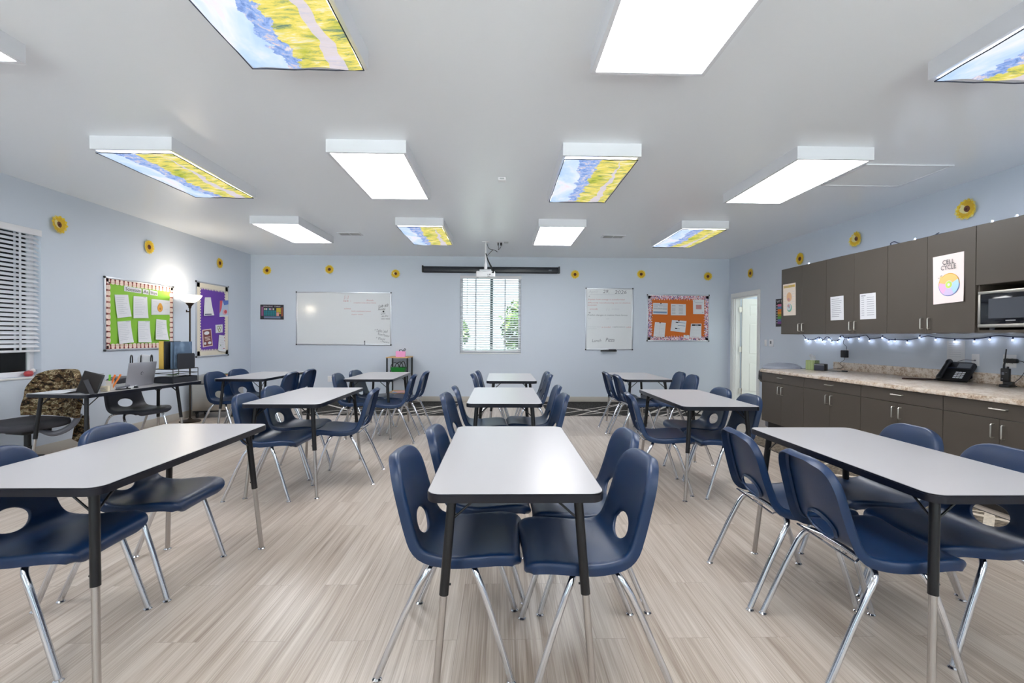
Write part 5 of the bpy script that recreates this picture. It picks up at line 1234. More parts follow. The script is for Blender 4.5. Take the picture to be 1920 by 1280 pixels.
# ------------------------------------------------------------------ things on the counter
ZK = ZCT + 0.0006
def on_counter(x, y): return (x, y, ZK)
o = thing('tissue_box', 'green checked tissue box at the door end of the counter', 'tissue box', on_counter(4.135, 6.235), math.radians(-62))
mb = MB(); mb.box(-0.058, 0.058, -0.058, 0.058, 0, 0.125, 0.002); mb.build('box', M_GING, o)
mb = MB(); r = random.Random(4); g = [[mb.V((-0.035 + 0.07 * i / 6 + r.uniform(-.006, .006), 0.012 * math.sin(i * 1.3 + j) + r.uniform(-.004, .004), 0.118 + 0.095 * j / 5 * (0.75 + 0.25 * math.sin(i * 1.1)))) for i in range(7)] for j in range(6)]
for j in range(5):
    for i in range(6): mb.F([g[j][i], g[j][i + 1], g[j + 1][i + 1], g[j + 1][i]])
tt = mb.build('tissue', M_PAPER, o); md = tt.modifiers.new('thick', 'SOLIDIFY'); md.thickness = 0.002
o = thing('speaker', 'small black box speaker beside the tissue box', 'speaker', on_counter(4.135, 6.07), math.radians(-62))
mb = MB(); mb.box(-0.066, 0.066, -0.04, 0.04, 0, 0.088, 0.006); mb.build('body', M_BLACK, o)
mb = MB(); mb.box(-0.060, 0.060, -0.0425, -0.0405, 0.006, 0.068, 0.001); mb.build('grille', mat('grille_slate', (50, 54, 68), 0.6), o)
mb = MB(); mb.box(-0.060, 0.060, -0.0425, -0.0405, 0.072, 0.079); mb.build('trim_strip', M_ALU, o)
mb = MB(); mb.tube(catmull([(0.06, 0.02, 0.006), (0.12, 0.0, 0.0045), (0.17, -0.01, 0.0045), (0.24, 0.02, 0.0045)], 6), 0.003, 6); mb.tube([(0.24, 0.02, 0.008), (0.30, 0.03, 0.008)], 0.0075, 8); mb.build('cable', M_INK, o)
for k, (dx, dy, hh) in enumerate(((0.06, 0.17, 0.12), (0.14, 0.14, 0.105))):
    pass
# desk phone
ph = thing('desk_phone', 'black desk phone with screen and white keys on the counter', 'phone', on_counter(4.475, 4.585), math.radians(-72))
slope = Matrix.Rotation(math.radians(38), 3, 'X')
def PH(x, v, d): return Vector((x, -0.085 + v * 0.155, 0.018 + v * 0.155)) + Vector((0, -0.7, 0.7)) * d
def slab(mb, x0, x1, v0, v1, d0, d1, bev=0.003):
    mb.xf = None
    vs = [mb.V(PH(x, v, d)) for d in (d0, d1) for x, v in ((x0, v0), (x1, v0), (x1, v1), (x0, v1))]
    fs = [mb.F([vs[i] for i in q_]) for q_ in ((3, 2, 1, 0), (4, 5, 6, 7), (0, 1, 5, 4), (1, 2, 6, 5), (2, 3, 7, 6), (3, 0, 4, 7))]
    if bev:
        rr = bmesh.ops.bevel(mb.bm, geom=list({e for f in fs for e in f.edges}), offset=bev, segments=2, profile=0.5, affect='EDGES', clamp_overlap=True)
        for f in rr['faces']: f.material_index = mb.mi
mb = MB(); slab(mb, -0.125, 0.125, 0.0, 1.12, -0.03, 0.0, 0.008); mb.build('body', M_BLACK, ph)
mb = MB(); mb.prism([(0.085, 0.0), (0.075, 0.0), (0.02, 0.135), (0.035, 0.14)], 0.0, 0.2, lambda a, b, z: (z - 0.10, a, b)); mb.build('stand', mat('phone_slate', (34, 40, 66), 0.4), ph)
mb = MB(); slab(mb, -0.02, 0.112, 0.66, 1.04, 0.0005, 0.006, 0.002); mb.build('screen_bezel', M_INK, ph)
mb = MB(); slab(mb, -0.008, 0.100, 0.72, 1.00, 0.0065, 0.0075, 0); mb.build('screen', mat('phone_screen', (120, 124, 132), 0.15), ph, smooth=False)
mb = MB()
for i in range(3):
    for j in range(4): slab(mb, 0.005 + i * 0.027, 0.027 + i * 0.027, 0.12 + j * 0.105, 0.185 + j * 0.105, 0.0005, 0.003, 0)
mb.build('keypad', mat('phone_keys', (214, 216, 220), 0.5), ph, smooth=False)
mb = MB(); pts = [PH(-0.092, v, d) for v, d in ((0.0, 0.012), (0.08, 0.020), (0.25, 0.018), (0.55, 0.022), (0.85, 0.018), (1.0, 0.020), (1.08, 0.012))]
mb.tube(catmull(pts, 5), [0.020 + 0.005 * abs(math.cos(PI * k / 30)) for k in range(31)], 12); mb.build('handset', M_BLACK, ph)
mb = MB(); mb.tube(catmull([PH(-0.088, -0.02, 0.02), (-0.13, -0.10, 0.012), (-0.11, -0.06, 0.005), (-0.12, 0.0, 0.005)], 5), 0.004, 6); mb.build('handset_cord', M_INK, ph)
# brown pen case / ruler
o = thing('pointer_stick', 'dark brown stick lying on the counter before the desk phone', 'stick', on_counter(4.27, 4.755), math.radians(-27))
mb = MB(); mb.tube([(-0.15, 0, 0.008), (-0.14, 0, 0.009), (0.05, 0, 0.0085), (0.15, 0, 0.006)], [0.006, 0.0085, 0.008, 0.005], 10); mb.build('shaft', mat('dark_brown', (58, 38, 34), 0.4), o)
# two-way radio in its charger
o = thing('radio_charger', 'black desktop charger cup on the counter at the right', 'charger', on_counter(4.435, 4.075), math.radians(-100))
mb = MB(); mb.prism(rrect(0.075, 0.115, 0.025, 5, 0, 0.0), 0, 0.022); mb.prism(rrect(0.068, 0.06, 0.02, 5, 0, 0.022), 0.0225, 0.045); mb.build('base', M_BLACK, o)
o.rotation_euler = (0, 0, math.radians(-75))
rd = thing('two_way_radio', 'black two-way radio with tall antenna standing in its charger', 'radio', (4.445, 4.097, ZK + 0.0455), math.radians(-75))
mb = MB(); mb.box(-0.029, 0.029, -0.019, 0.019, 0, 0.115, 0.006, 3); mb.build('body', M_BLACK, rd)
mb = MB(); mb.tube([(-0.012, 0.0, 0.1155), (-0.012, 0, 0.14), (-0.005, 0, 0.20), (0.002, 0, 0.285)], [0.0085, 0.0075, 0.005, 0.0045], 10); mb.build('antenna', M_INK, rd)
mb = MB(); mb.lathe([(0.008, 0), (0.0085, 0.016), (0, 0.017)], 12, c=(0.014, 0, 0.1155)); mb.build('volume_knob', M_INK, rd)
mb = MB(); mb.box(-0.018, 0.0, -0.0205, -0.0195, 0.058, 0.082); mb.box(0.008, 0.02, -0.0205, -0.0195, 0.078, 0.082); mb.box(-0.018, -0.008, -0.0205, -0.0195, 0.018, 0.028); mb.build('speaker_grille', M_GREYPL, rd, smooth=False)
# bin at the end of the counter
o = thing('trash_can', 'bin with grey swing lid and black bag past the door end of the counter', 'trash can', (4.00, 6.70, 0))
mb = MB(); mb.lathe([(0.19, 0), (0.20, 0.01), (0.225, 0.80), (0.235, 0.82), (0.22, 0.82)], 28); mb.build('body', M_GREYPL, o)
mb = MB(); r = random.Random(9); seg = 36; rings = []
for k, (rr, z) in enumerate(((0.239, 0.835), (0.262, 0.825), (0.285, 0.79), (0.30, 0.74), (0.292, 0.685), (0.262, 0.645), (0.238, 0.63))):
    rings.append([mb.V(((rr + (r.uniform(-.014, .014) if 0 < k < 6 else 0)) * math.cos(2 * PI * i / seg), (rr + (r.uniform(-.014, .014) if 0 < k < 6 else 0)) * math.sin(2 * PI * i / seg), z + r.uniform(-.008, .008) * (k > 0))) for i in range(seg)])
for a, b in zip(rings, rings[1:]):
    for i in range(seg): mb.F([a[i], a[(i + 1) % seg], b[(i + 1) % seg], b[i]])
mb.build('bin_bag', M_BAG, o, sharp=60)
mb = MB(); mb.lathe([(0.246, 0.822), (0.25, 0.845), (0.235, 0.875), (0.17, 0.905), (0.08, 0.918), (0, 0.92)], 32); l_ = mb.build('lid', M_LIDGREY, o)
mb = MB(); mb.lathe([(0.12, 0.0), (0.115, 0.006), (0.06, 0.022), (0, 0.026)], 24, sy=1.0, sx=1.25, c=(0.03, -0.06, 0.893)); mb.build('flap', mat('flap_blue_grey', (128, 134, 152), 0.4), l_)

# ------------------------------------------------------------------ rugs
def rug(label, x0, x1, y0, y1, m, rz=0.0):
    o = MB(); w, h = (x1 - x0) / 2, (y1 - y0) / 2; o.prism(rrect(2 * w, 2 * h, 0.01, 2), 0.0005, 0.007)
    o = o.build('rug', [m], loc=((x0 + x1) / 2, (y0 + y1) / 2, 0), smooth=False, rotz=rz)
    tag(o, label, 'rug'); 
    mb = MB()
    for a in ((-w, w, -h, -h + 0.012), (-w, w, h - 0.012, h), (-w, -w + 0.012, -h + 0.012, h - 0.012), (w - 0.012, w, -h + 0.012, h - 0.012)): mb.box(*a, 0.0072, 0.0085)
    mb.build('binding', M_INK, o, smooth=False)
rug('black rug with white crossing lines by the back wall, cart standing on it', -3.30, -0.79, 7.66, 9.262, M_RUGB)
rug('black rug with white crossing lines by the back wall, on the door side', 0.78, 3.29, 7.63, 9.262, M_RUGB)
rug('brown runner rug with cream lines in front of the base cabinets', 3.06, 3.56, 3.05, 6.25, M_RUGR, 0.0)

# ------------------------------------------------------------------ teacher's desk
PHI = math.radians(-6.5)
ux, uy = Vector((math.cos(PHI), math.sin(PHI), 0)), Vector((-math.sin(PHI), math.cos(PHI), 0))
FL = Vector((-4.225, 4.305, 0))
dc_ = FL + ux * 0.305 + uy * 0.70
dt = make_table('grey topped desk by the left wall, laptop and papers on it', (dc_.x, dc_.y, 0), PHI, 1.40, 0.61, M_TOP, 0.33, (0.09, -0.13))
dt['category'] = 'desk'; dt['group'] = ''
del dt['group']; dt.name = 'teacher_desk'
ZD = 0.7406
def D_(a, b): p = FL + ux * a + uy * b; return (p.x, p.y, ZD)       # across, along
# laptop: lid towards the room
lp = thing('laptop', 'open silver laptop on the desk, its lid back to the room', 'laptop', (-3.725, 4.995, ZD), math.radians(90) + PHI * 0.4)
mb = MB(); mb.box(-0.18, 0.18, 0.0, 0.245, 0, 0.016, 0.004); mb.build('base', M_LAPTOP, lp)
LT = Matrix.Rotation(math.radians(9), 4, 'X')
mb = MB(LT); mb.box(-0.18, 0.18, -0.008, 0.0, 0.012, 0.250, 0.003); ld = mb.build('lid', M_LAPTOP, lp)
mb = MB(LT); mb.box(-0.172, 0.172, 0.0003, 0.0012, 0.020, 0.243); mb.build('screen', M_INK, ld, smooth=False)
mb = MB(LT); rr_ = rrect(0.026, 0.040, 0.012, 5, 0.01, 0.135); mb.prism(ell(0.0, 0.135, 0.016, 0.018, 20), 0, 0.0006, lambda x, z, y: (x, -0.0082 - y, z)); mb.mi = 1; mb.prism(ell(0.002, 0.133, 0.011, 0.013, 20), 0, 0.0004, lambda x, z, y: (x, -0.0090 - y, z)); mb.prism([(0.004, 0.145), (0.008, 0.145), (0.014, 0.162), (0.010, 0.162)], 0, 0.0004, lambda x, z, y: (x, -0.0090 - y, z)); mb.build('emblem', [mat('emblem_dark', (80, 82, 90), 0.4), M_LAPTOP], ld, smooth=False)
# picture frame seen from behind
pf = thing('picture_frame', 'black picture frame standing with its easel back to the room', 'picture frame', (-3.70, 4.325, ZD), math.radians(12))
FT = Matrix.Rotation(math.radians(-14), 4, 'X')
FT = Matrix.Rotation(math.radians(16), 4, 'Y') @ Matrix.Rotation(math.radians(-8), 4, 'X')
mb = MB(FT); mb.box(-0.075, 0.085, 0.0, 0.014, 0.0, 0.195, 0.003); mb.build('frame', M_BLACK, pf)
mb = MB(FT); mb.box(-0.065, 0.075, -0.004, -0.0003, 0.010, 0.185, 0.001); mb.build('backing', mat('backing_black', (30, 26, 26), 0.8), pf)
mb = MB(); mb.prism([(-0.02, 0.0), (0.02, 0.0), (0.02, 1.0), (-0.02, 1.0)], 0, 0.004, lambda x, v, y: (0.010 + 0.085 * v * 0.9 + x * 0.95, -0.006 - 0.05 * v - y, 0.125 * (1 - v) + x * 0.5 * (1 - v) * 0.6)); mb.build('easel', M_GREYFAB, pf)
cl = thing('acrylic_sign_holder', 'thin leaning clear and grey panel behind the picture frame', 'sign holder', (-3.70, 4.50, ZD), math.radians(75))
mb = MB(Matrix.Rotation(math.radians(-14), 4, 'X')); mb.box(-0.05, 0.05, 0, 0.004, 0.0, 0.17, 0.001); mb.build('panel', mat('grey_acrylic', (176, 178, 186), 0.25), cl)
# papers
def flat_paper(label, loc, rz, w, l, k, m=M_PAPER, lift=0.0, group=None, name='loose_paper', cat='paper'):
    mb = MB(); r = random.Random(k); n = 6
    g = [[mb.V((-w / 2 + w * i / n, -l / 2 + l * j / n, 0.0006 + lift * (i / n) ** 2 * (j / n))) for i in range(n + 1)] for j in range(n + 1)]
    g2 = [[mb.V(v.co + Vector((0, 0, 0.0012))) for v in row] for row in g]
    for j in range(n):
        for i in range(n): mb.F([g[j][i], g[j + 1][i], g[j + 1][i + 1], g[j][i + 1]]); mb.F([g2[j][i], g2[j][i + 1], g2[j + 1][i + 1], g2[j + 1][i]])
    for i in range(n):
        mb.F([g[0][i], g[0][i + 1], g2[0][i + 1], g2[0][i]]); mb.F([g[n][i + 1], g[n][i], g2[n][i], g2[n][i + 1]]); mb.F([g[i + 1][0], g[i][0], g2[i][0], g2[i + 1][0]]); mb.F([g[i][n], g[i + 1][n], g2[i + 1][n], g2[i][n]])
    o = mb.build(name, m, loc=loc, rotz=rz, smooth=False); return tag(o, label, cat, group)
gp = 'loose papers on the desk'
x_, y_, z_ = D_(0.14, 0.16); flat_paper('white paper at the corner of the desk nearest the camera', (x_, y_, ZD), 0.2, 0.21, 0.28, 1, lift=0.02, group=gp)
x_, y_, z_ = D_(0.30, 0.19); flat_paper('white paper with a curled edge beside the picture frame on the desk', (x_, y_, ZD + 0.004), -0.5, 0.21, 0.28, 2, lift=0.04, group=gp)
x_, y_, z_ = D_(0.36, 0.62); flat_paper('white paper on the desk between the sticky notes and the laptop', (x_, y_, ZD), 0.4, 0.21, 0.28, 3, lift=0.025, group=gp)
x_, y_, z_ = D_(0.26, 0.44); flat_paper('buff paper lying under the pen cup on the desk', (x_, y_, ZD), 0.1, 0.22, 0.28, 4, M_CREAM, group=gp)
cup = thing('pen_cup', 'clear square cup of orange and green markers on the desk', 'pen cup', (*D_(0.46, 0.36)[:2], ZD + 0.0), 0.3)
mb = MB(); 
for a in ((-0.035, 0.035, -0.035, -0.032), (-0.035, 0.035, 0.032, 0.035), (-0.035, -0.032, -0.032, 0.032), (0.032, 0.035, -0.032, 0.032)): mb.box(*a, 0, 0.09)
mb.box(-0.032, 0.032, -0.032, 0.032, 0, 0.004); mb.build('cup', mat('frosted_cup', (214, 208, 200), 0.3), cup, smooth=False)
for k, (nm, c, dx, dy, tx) in enumerate((('peach', (232, 180, 150), -0.02, -0.01, -0.06), ('lime', (120, 206, 60), -0.004, 0.01, 0.01), ('orange', (220, 112, 44), 0.012, -0.012, 0.05), ('amber', (226, 128, 50), 0.018, 0.012, 0.07))):
    m_ = thing('highlighter', '%s highlighter standing in the pen cup on the desk' % nm, 'highlighter', (cup.location.x + dx, cup.location.y + dy, ZD + 0.0045), 0.2 * k, 'highlighters in the pen cup')
    mb = MB(); mb.tube([(0, 0, 0), (tx * 0.5, 0, 0.07), (tx * 0.8, 0, 0.112)], 0.0075, 10); mb.build('barrel', mat('barrel_' + nm, c, 0.45), m_)
    mb = MB(); mb.tube([(tx * 0.8, 0, 0.1125), (tx, 0, 0.142)], 0.0085, 10); mb.build('cap', mat('barrel_' + nm, c, 0.45), m_)
nt = thing('sticky_note_pad', 'pale sticky note pad propped before the pen cup on the desk', 'note pad', (*D_(0.50, 0.27)[:2], ZD), 0.25)
mb = MB(); mb.box(-0.045, 0.045, -0.02, 0.02, 0, 0.05, 0.002); mb.build('pad', mat('buff_pad', (226, 214, 188), 0.7), nt); mb = MB(); mb.box(-0.03, 0.03, -0.0212, -0.0204, 0.014, 0.018); mb.box(-0.03, 0.02, -0.0212, -0.0204, 0.028, 0.032); mb.build('print', M_GREYINK, nt, smooth=False)
tp = thing('tape_dispenser', 'small black stapler shaped tool lying on the desk before the laptop', 'stapler', (*D_(0.535, 0.44)[:2], ZD), 1.2)
mb = MB(); mb.box(-0.06, 0.06, -0.016, 0.016, 0, 0.010, 0.003); mb.build('base', M_BLACK, tp); mb = MB(Matrix.Rotation(-0.16, 4, 'Y')); mb.box(-0.055, 0.06, -0.013, 0.013, 0.017, 0.034, 0.006); mb.build('arm', M_GREYPL, tp)
tp.name = 'stapler'
for k, (a, b) in enumerate(((0.50, 0.52), (0.545, 0.57))):
    o = thing('binder_clip', 'black binder clip on the desk, %s the stapler' % ('just past' if k == 0 else 'between the laptop and'), 'binder clip', (*D_(a, b)[:2], ZD), 0.6 + k)
    mb = MB(); mb.prism([(-0.012, 0), (0.012, 0), (0.003, 0.018), (-0.003, 0.018)], -0.016, 0.016, lambda x, z, y: (x, y, z)); mb.build('body', M_BLACK, o)
    mb = MB(); mb.tube([(-0.004, -0.006, 0.017), (-0.02, -0.006, 0.03), (-0.02, 0.006, 0.03), (-0.004, 0.006, 0.017)], 0.001, 6); mb.build('wire', M_CHROME, o)
# black mesh organiser
og = thing('desk_organizer', 'black wire mesh letter tray and file sorter on the far desk end', 'desk organizer', (*D_(0.46, 1.17)[:2], ZD), PHI + math.radians(-3))
mb = MB()
def wire(*p, r=0.0035): mb.tube(p, r, 6)
w_, d_ = 0.125, 0.17
for z in (0.105, 0.155):
    for a, b in (((-w_, -d_, z), (w_, -d_, z)), ((w_, -d_, z), (w_, d_, z)), ((w_, d_, z), (-w_, d_, z)), ((-w_, d_, z), (-w_, -d_, z))): wire(a, b)
for sx in (-1, 1):
    for sy in (-1, 1): wire((sx * w_, sy * d_, 0), (sx * w_, sy * d_, 0.155))
mb.build('wire_frame', M_BLKMET, og)
mb = MB(); mb.box(-w_ + 0.004, w_ - 0.004, -d_ + 0.004, d_ - 0.004, 0.004, 0.008)
for a in ((-w_ + 0.004, w_ - 0.004, -d_ + 0.004, -d_ + 0.006), (-w_ + 0.004, w_ - 0.004, d_ - 0.006, d_ - 0.004), (w_ - 0.006, w_ - 0.004, -d_ + 0.006, d_ - 0.006), (-w_ + 0.004, -w_ + 0.006, -d_ + 0.006, d_ - 0.006)): mb.box(a[0], a[1], a[2], a[3], 0.008, 0.066)
mb.build('lower_tray', M_MESHB, og, smooth=False)
mb = MB(); mb.box(-w_ + 0.004, w_ - 0.004, -d_ + 0.004, d_ - 0.004, 0.150, 0.153); mb.build('upper_shelf', M_MESHB, og, smooth=False)
def loopplate(x, hh, wy):
    m2 = MB(); m2.prism(rrect(2 * wy, hh, 0.02, 5, 0, 0.1535 + hh / 2), 0, 0.003, lambda y, z, q_: (x + q_, y + 0.03, z)); m2.build('file_divider', M_MESHB, og, smooth=False)
loopplate(0.10, 0.17, 0.12)
def og_pt(x, y): c, s = math.cos(og.rotation_euler[2]), math.sin(og.rotation_euler[2]); return (og.location.x + x * c - y * s, og.location.y + x * s + y * c)
def upright(name, label, cat, x, y, wd, hh, th, m, grp='files standing in the desk organizer'):
    px, py = og_pt(x, y); o = thing(name, label, cat, (px, py, ZD + 0.1538), og.rotation_euler[2], grp)
    mb = MB(); mb.box(-th / 2, th / 2, -wd / 2, wd / 2, 0, hh, 0.001); mb.build('cover', m, o)
    mb = MB(); mb.box(-th / 2 - 0.0012, -th / 2 - 0.0002, -wd / 2 + 0.004, wd / 2 - 0.004, 0.004, hh - 0.006); mb.build('sheets', M_PAPER, o, smooth=False)
upright('file_folder', 'yellow file folder standing in the desk organizer', 'folder', -0.06, -0.10, 0.06, 0.305, 0.055, mat('folder_yellow', (222, 184, 84), 0.6))
upright('file_folder', 'wavy blue folder standing in the desk organizer, nearest the room', 'folder', 0.055, 0.04, 0.235, 0.30, 0.012, M_WAVE)
upright('file_folder', 'blue grey folder behind the wavy folder in the desk organizer', 'folder', 0.020, 0.03, 0.235, 0.295, 0.012, mat('folder_slate', (104, 124, 148), 0.6))
upright('binder', 'slim black ring binder standing beside the yellow folder', 'binder', -0.015, -0.03, 0.20, 0.305, 0.022, M_BLACK)
px, py = og_pt(0, -0.02); flat_paper('white papers in the middle shelf of the desk organizer', (px, py, ZD + 0.072), og.rotation_euler[2], 0.2, 0.28, 7, lift=0.012)
px, py = og_pt(0.02, -0.06); flat_paper('green leaflet on the papers in the desk organizer', (px, py, ZD + 0.090), og.rotation_euler[2] + 0.5, 0.10, 0.14, 8, mat('leaflet_green', (92, 140, 84), 0.6), lift=0.02, name='leaflet', cat='leaflet')
# black rack of white rolls on the desk's far back corner
rk = thing('wire_rack', 'black arched wire rack holding white paper, behind the laptop', 'wire rack', (-4.02, 5.42, ZD), math.radians(30))
mb = MB()
for dx in (-0.09, 0.0, 0.09): mb.tube(catmull([(dx, -0.04, 0), (dx, -0.04, 0.22), (dx, -0.02, 0.285), (dx, 0.04, 0.30), (dx, 0.09, 0.28), (dx, 0.10, 0.20), (dx, 0.10, 0)], 5), 0.006, 8)
mb.tube([(-0.09, 0.03, 0.005), (0.09, 0.03, 0.005)], 0.005, 8); mb.build('wire', M_BLKMET, rk)
rl = thing('paper_roll', 'white paper bundle standing in the black arched rack', 'paper roll', (-4.00, 5.445, ZD + 0.0106), math.radians(30))
mb = MB(); mb.lathe([(0.045, 0), (0.05, 0.26), (0.035, 0.29), (0, 0.295)], 18, sx=1.3, sy=0.6); mb.build('bundle', M_PAPER, rl)

# ------------------------------------------------------------------ office chair with camouflage cover
oc = thing('office_chair', 'grey office chair draped in brown camouflage between desk and window', 'office chair', (-4.43, 4.56, 0), math.radians(166))
mb = MB(); pl = rrect(0.56, 0.50, 0.16, 7)
for k, (s, z) in enumerate(((0.86, 0.395), (0.98, 0.41), (1.0, 0.435), (0.97, 0.458), (0.85, 0.468), (0.5, 0.464), (0.0, 0.462))):
    ring = [mb.V((x * s, y * s, z - 0.03 * max(0, y * s) ** 1.5 * 4)) for x, y in pl]
    if k: 
        for i in range(len(pl)): mb.F([prev[i], prev[(i + 1) % len(pl)], ring[(i + 1) % len(pl)], ring[i]])
    else: mb.F(ring)
    prev = ring
mb.build('seat', M_GREYFAB, oc, sharp=60)
mb = MB()
n, m_ = 16, 14
def bk(u, v, off):
    x = (u - 0.5) * 0.70 * (1 - 0.32 * max(0, v - 0.55) ** 1.4 / 0.45 ** 1.4 * 0.9); z = 0.47 + 0.45 * v - 0.05 * (abs(u - 0.5) * 2) ** 3 * v
    y = -0.23 - 0.06 * v + 0.07 * (abs(u - 0.5) * 2) ** 2 + off + 0.008 * math.sin(7 * u + 3 * v) + 0.006 * math.sin(13 * v + 5 * u)
    return (x, y, z)
f_ = [[mb.V(bk(i / n, j / m_, 0.0)) for i in range(n + 1)] for j in range(m_ + 1)]; b_ = [[mb.V(bk(i / n, j / m_, -0.075 + 0.03 * (abs(i / n - 0.5) * 2) ** 4)) for i in range(n + 1)] for j in range(m_ + 1)]
for j in range(m_):
    for i in range(n): mb.F([f_[j][i], f_[j][i + 1], f_[j + 1][i + 1], f_[j + 1][i]]); mb.F([b_[j][i], b_[j + 1][i], b_[j + 1][i + 1], b_[j][i + 1]])
for i in range(n): mb.F([f_[m_][i], f_[m_][i + 1], b_[m_][i + 1], b_[m_][i]]); mb.F([f_[0][i], b_[0][i], b_[0][i + 1], f_[0][i + 1]])
for j in range(m_): mb.F([f_[j][0], f_[j + 1][0], b_[j + 1][0], b_[j][0]]); mb.F([f_[j][n], b_[j][n], b_[j + 1][n], f_[j + 1][n]])
mb.build('backrest_cover', M_CAMO, oc, sharp=60)
mb = MB(); mb.prism([(-0.22, 0.47), (-0.30, 0.47), (-0.31, 0.26), (-0.27, 0.20), (-0.15, 0.24), (-0.17, 0.33)], 0, 0.05, lambda x, z, y: (x - 0.01, -0.26 - y, z)); mb.build('hanging_sleeve', M_CAMO, oc)
for s in (-1, 1):
    mb = MB(); mb.tube(catmull([(s * 0.10, -0.02, 0.385), (s * 0.22, -0.05, 0.34), (s * 0.275, -0.12, 0.36), (s * 0.285, -0.20, 0.42), (s * 0.285, -0.24, 0.50)], 5), 0.026, 10); mb.build('back_bracket', M_GREYPL, oc)
mb = MB(); mb.box(-0.11, 0.11, -0.13, 0.11, 0.345, 0.3935, 0.012); mb.build('tilt_mechanism', M_BLACK, oc)
mb = MB(); mb.tube([(0, 0, 0.344), (0, 0, 0.22)], 0.026, 14); mb.tube([(0, 0, 0.22), (0, 0, 0.06)], 0.038, 14); mb.build('gas_column', M_BLACK, oc)
mb = MB(); mb.tube(catmull([(0.10, 0.02, 0.37), (0.20, 0.06, 0.36), (0.27, 0.08, 0.33), (0.33, 0.09, 0.335)], 5), 0.008, 8); mb.build('lever', M_BLACK, oc)
for k in range(5):
    a = 2 * PI * k / 5 + 0.3; c, s = math.cos(a), math.sin(a)
    mb = MB(); mb.tube([(0.03 * c, 0.03 * s, 0.095), (0.16 * c, 0.16 * s, 0.085), (0.27 * c, 0.27 * s, 0.068)], [0.026, 0.022, 0.016], 10); lg = mb.build('base_leg', M_BLACK, oc)
    mb = MB(); px, py = 0.275 * c, 0.275 * s
    for o_ in (-0.014, 0.014): mb.tube([(px - s * (o_ - 0.008), py + c * (o_ - 0.008), 0.027), (px - s * (o_ + 0.008), py + c * (o_ + 0.008), 0.027)], 0.026, 14)
    mb.build('caster', M_INK, lg)

# ------------------------------------------------------------------ floor lamp, chest, cart
fl = thing('floor_lamp', 'lit torchiere floor lamp with white glass bowl between the two boards', 'floor lamp', (-4.55, 7.08, 0))
mb = MB(); mb.lathe([(0, 0.0), (0.135, 0.0), (0.138, 0.012), (0.12, 0.024), (0.04, 0.034), (0.02, 0.05), (0, 0.05)], 28); mb.build('base', M_BRONZE, fl)
mb = MB(); mb.tube([(0, 0, 0.05), (0, 0, 1.66)], 0.011, 12); mb.tube([(0, 0, 0.78), (0, 0, 0.83)], 0.015, 12); mb.build('pole', M_BRONZE, fl)
mb = MB(); mb.lathe([(0.012, 1.655), (0.018, 1.665), (0.022, 1.69), (0.05, 1.725), (0.058, 1.738), (0, 1.738)], 20); mb.build('bowl_holder', M_BRONZE, fl)
mb = MB(); mb.tube([(0.0, 0, 1.61), (-0.035, -0.02, 1.61)], 0.008, 8); mb.tube([(-0.035, -0.02, 1.60), (-0.035, -0.02, 1.635)], 0.009, 8); mb.build('switch', M_BRONZE, fl)
mb = MB(); mb.lathe([(0.0, 1.7385), (0.05, 1.742), (0.10, 1.770), (0.138, 1.815), (0.152, 1.842), (0.156, 1.848), (0.150, 1.847), (0.132, 1.815), (0.095, 1.774), (0.048, 1.748), (0, 1.745)], 32)
mb.build('glass_bowl', emit('lit_glass_bowl', (255, 244, 226), 1.8), fl)
mb = MB(); mb.lathe([(0, 1.752), (0.02, 1.758), (0.030, 1.79), (0.022, 1.822), (0, 1.83)], 14); b = mb.build('bulb', emit('warm_bulb', (255, 238, 206), 30.0), fl)
l = bpy.data.lights.new('lamp_glow', 'POINT'); l.energy = 9; l.color = (1.0, 0.86, 0.66); l.shadow_soft_size = 0.05
lo = bpy.data.objects.new('lamp_glow', l); COL.objects.link(lo); lo.parent = fl; lo.location = (0, 0, 1.885)

ch = thing('steel_chest', 'brushed steel chest on black casters under the purple board', 'steel chest', (-4.45, 7.62, 0), math.radians(14))
mb = MB(); mb.box(-0.29, 0.29, -0.24, 0.24, 0.115, 0.515, 0.006); mb.build('body', M_STEEL, ch)
mb = MB(); mb.box(-0.292, 0.292, -0.244, 0.244, 0.530, 0.640, 0.008); lid = mb.build('lid', M_STEEL, ch)
mb = MB(); mb.box(-0.285, 0.285, -0.232, 0.232, 0.5155, 0.5295); mb.build('seal', M_BLACK, ch)
mb = MB(); mb.box(-0.012, 0.012, -0.2465, -0.2443, 0.598, 0.605); mb.build('badge', M_GREYPL, lid)
for s in (-1, 1):
    for q_ in (-1, 1):
        mb = MB(); mb.tube([(s * 0.24 - 0.012, q_ * 0.18, 0.035), (s * 0.24 + 0.012, q_ * 0.18, 0.035)], 0.034, 14); mb.box(s * 0.24 - 0.02, s * 0.24 + 0.02, q_ * 0.18 - 0.02, q_ * 0.18 + 0.02, 0.068, 0.1145); mb.build('caster', M_BLACK, ch)
mb = MB(); mb.box(-0.28, 0.28, -0.23, 0.23, 0.094, 0.1145); mb.build('skid', M_BLACK, ch)
for k, (nm, c, dz, rz) in enumerate((('orange', (206, 110, 54), 0.0, 0.1), ('green', (70, 104, 74), 0.013, -0.15))):
    o = thing('notebook', '%s notebook lying on the steel chest' % nm, 'notebook', (-4.42, 7.55, 0.6408 + dz), math.radians(14) + rz, 'notebooks on the steel chest')
    mb = MB(); mb.box(-0.13, 0.13, -0.09, 0.09, 0, 0.012, 0.001); mb.build('cover', mat('notebook_' + nm, c, 0.6), o)
    mb = MB(); mb.box(-0.128, 0.128, -0.0912, -0.0903, 0.002, 0.010); mb.build('pages', M_PAPER, o, smooth=False)

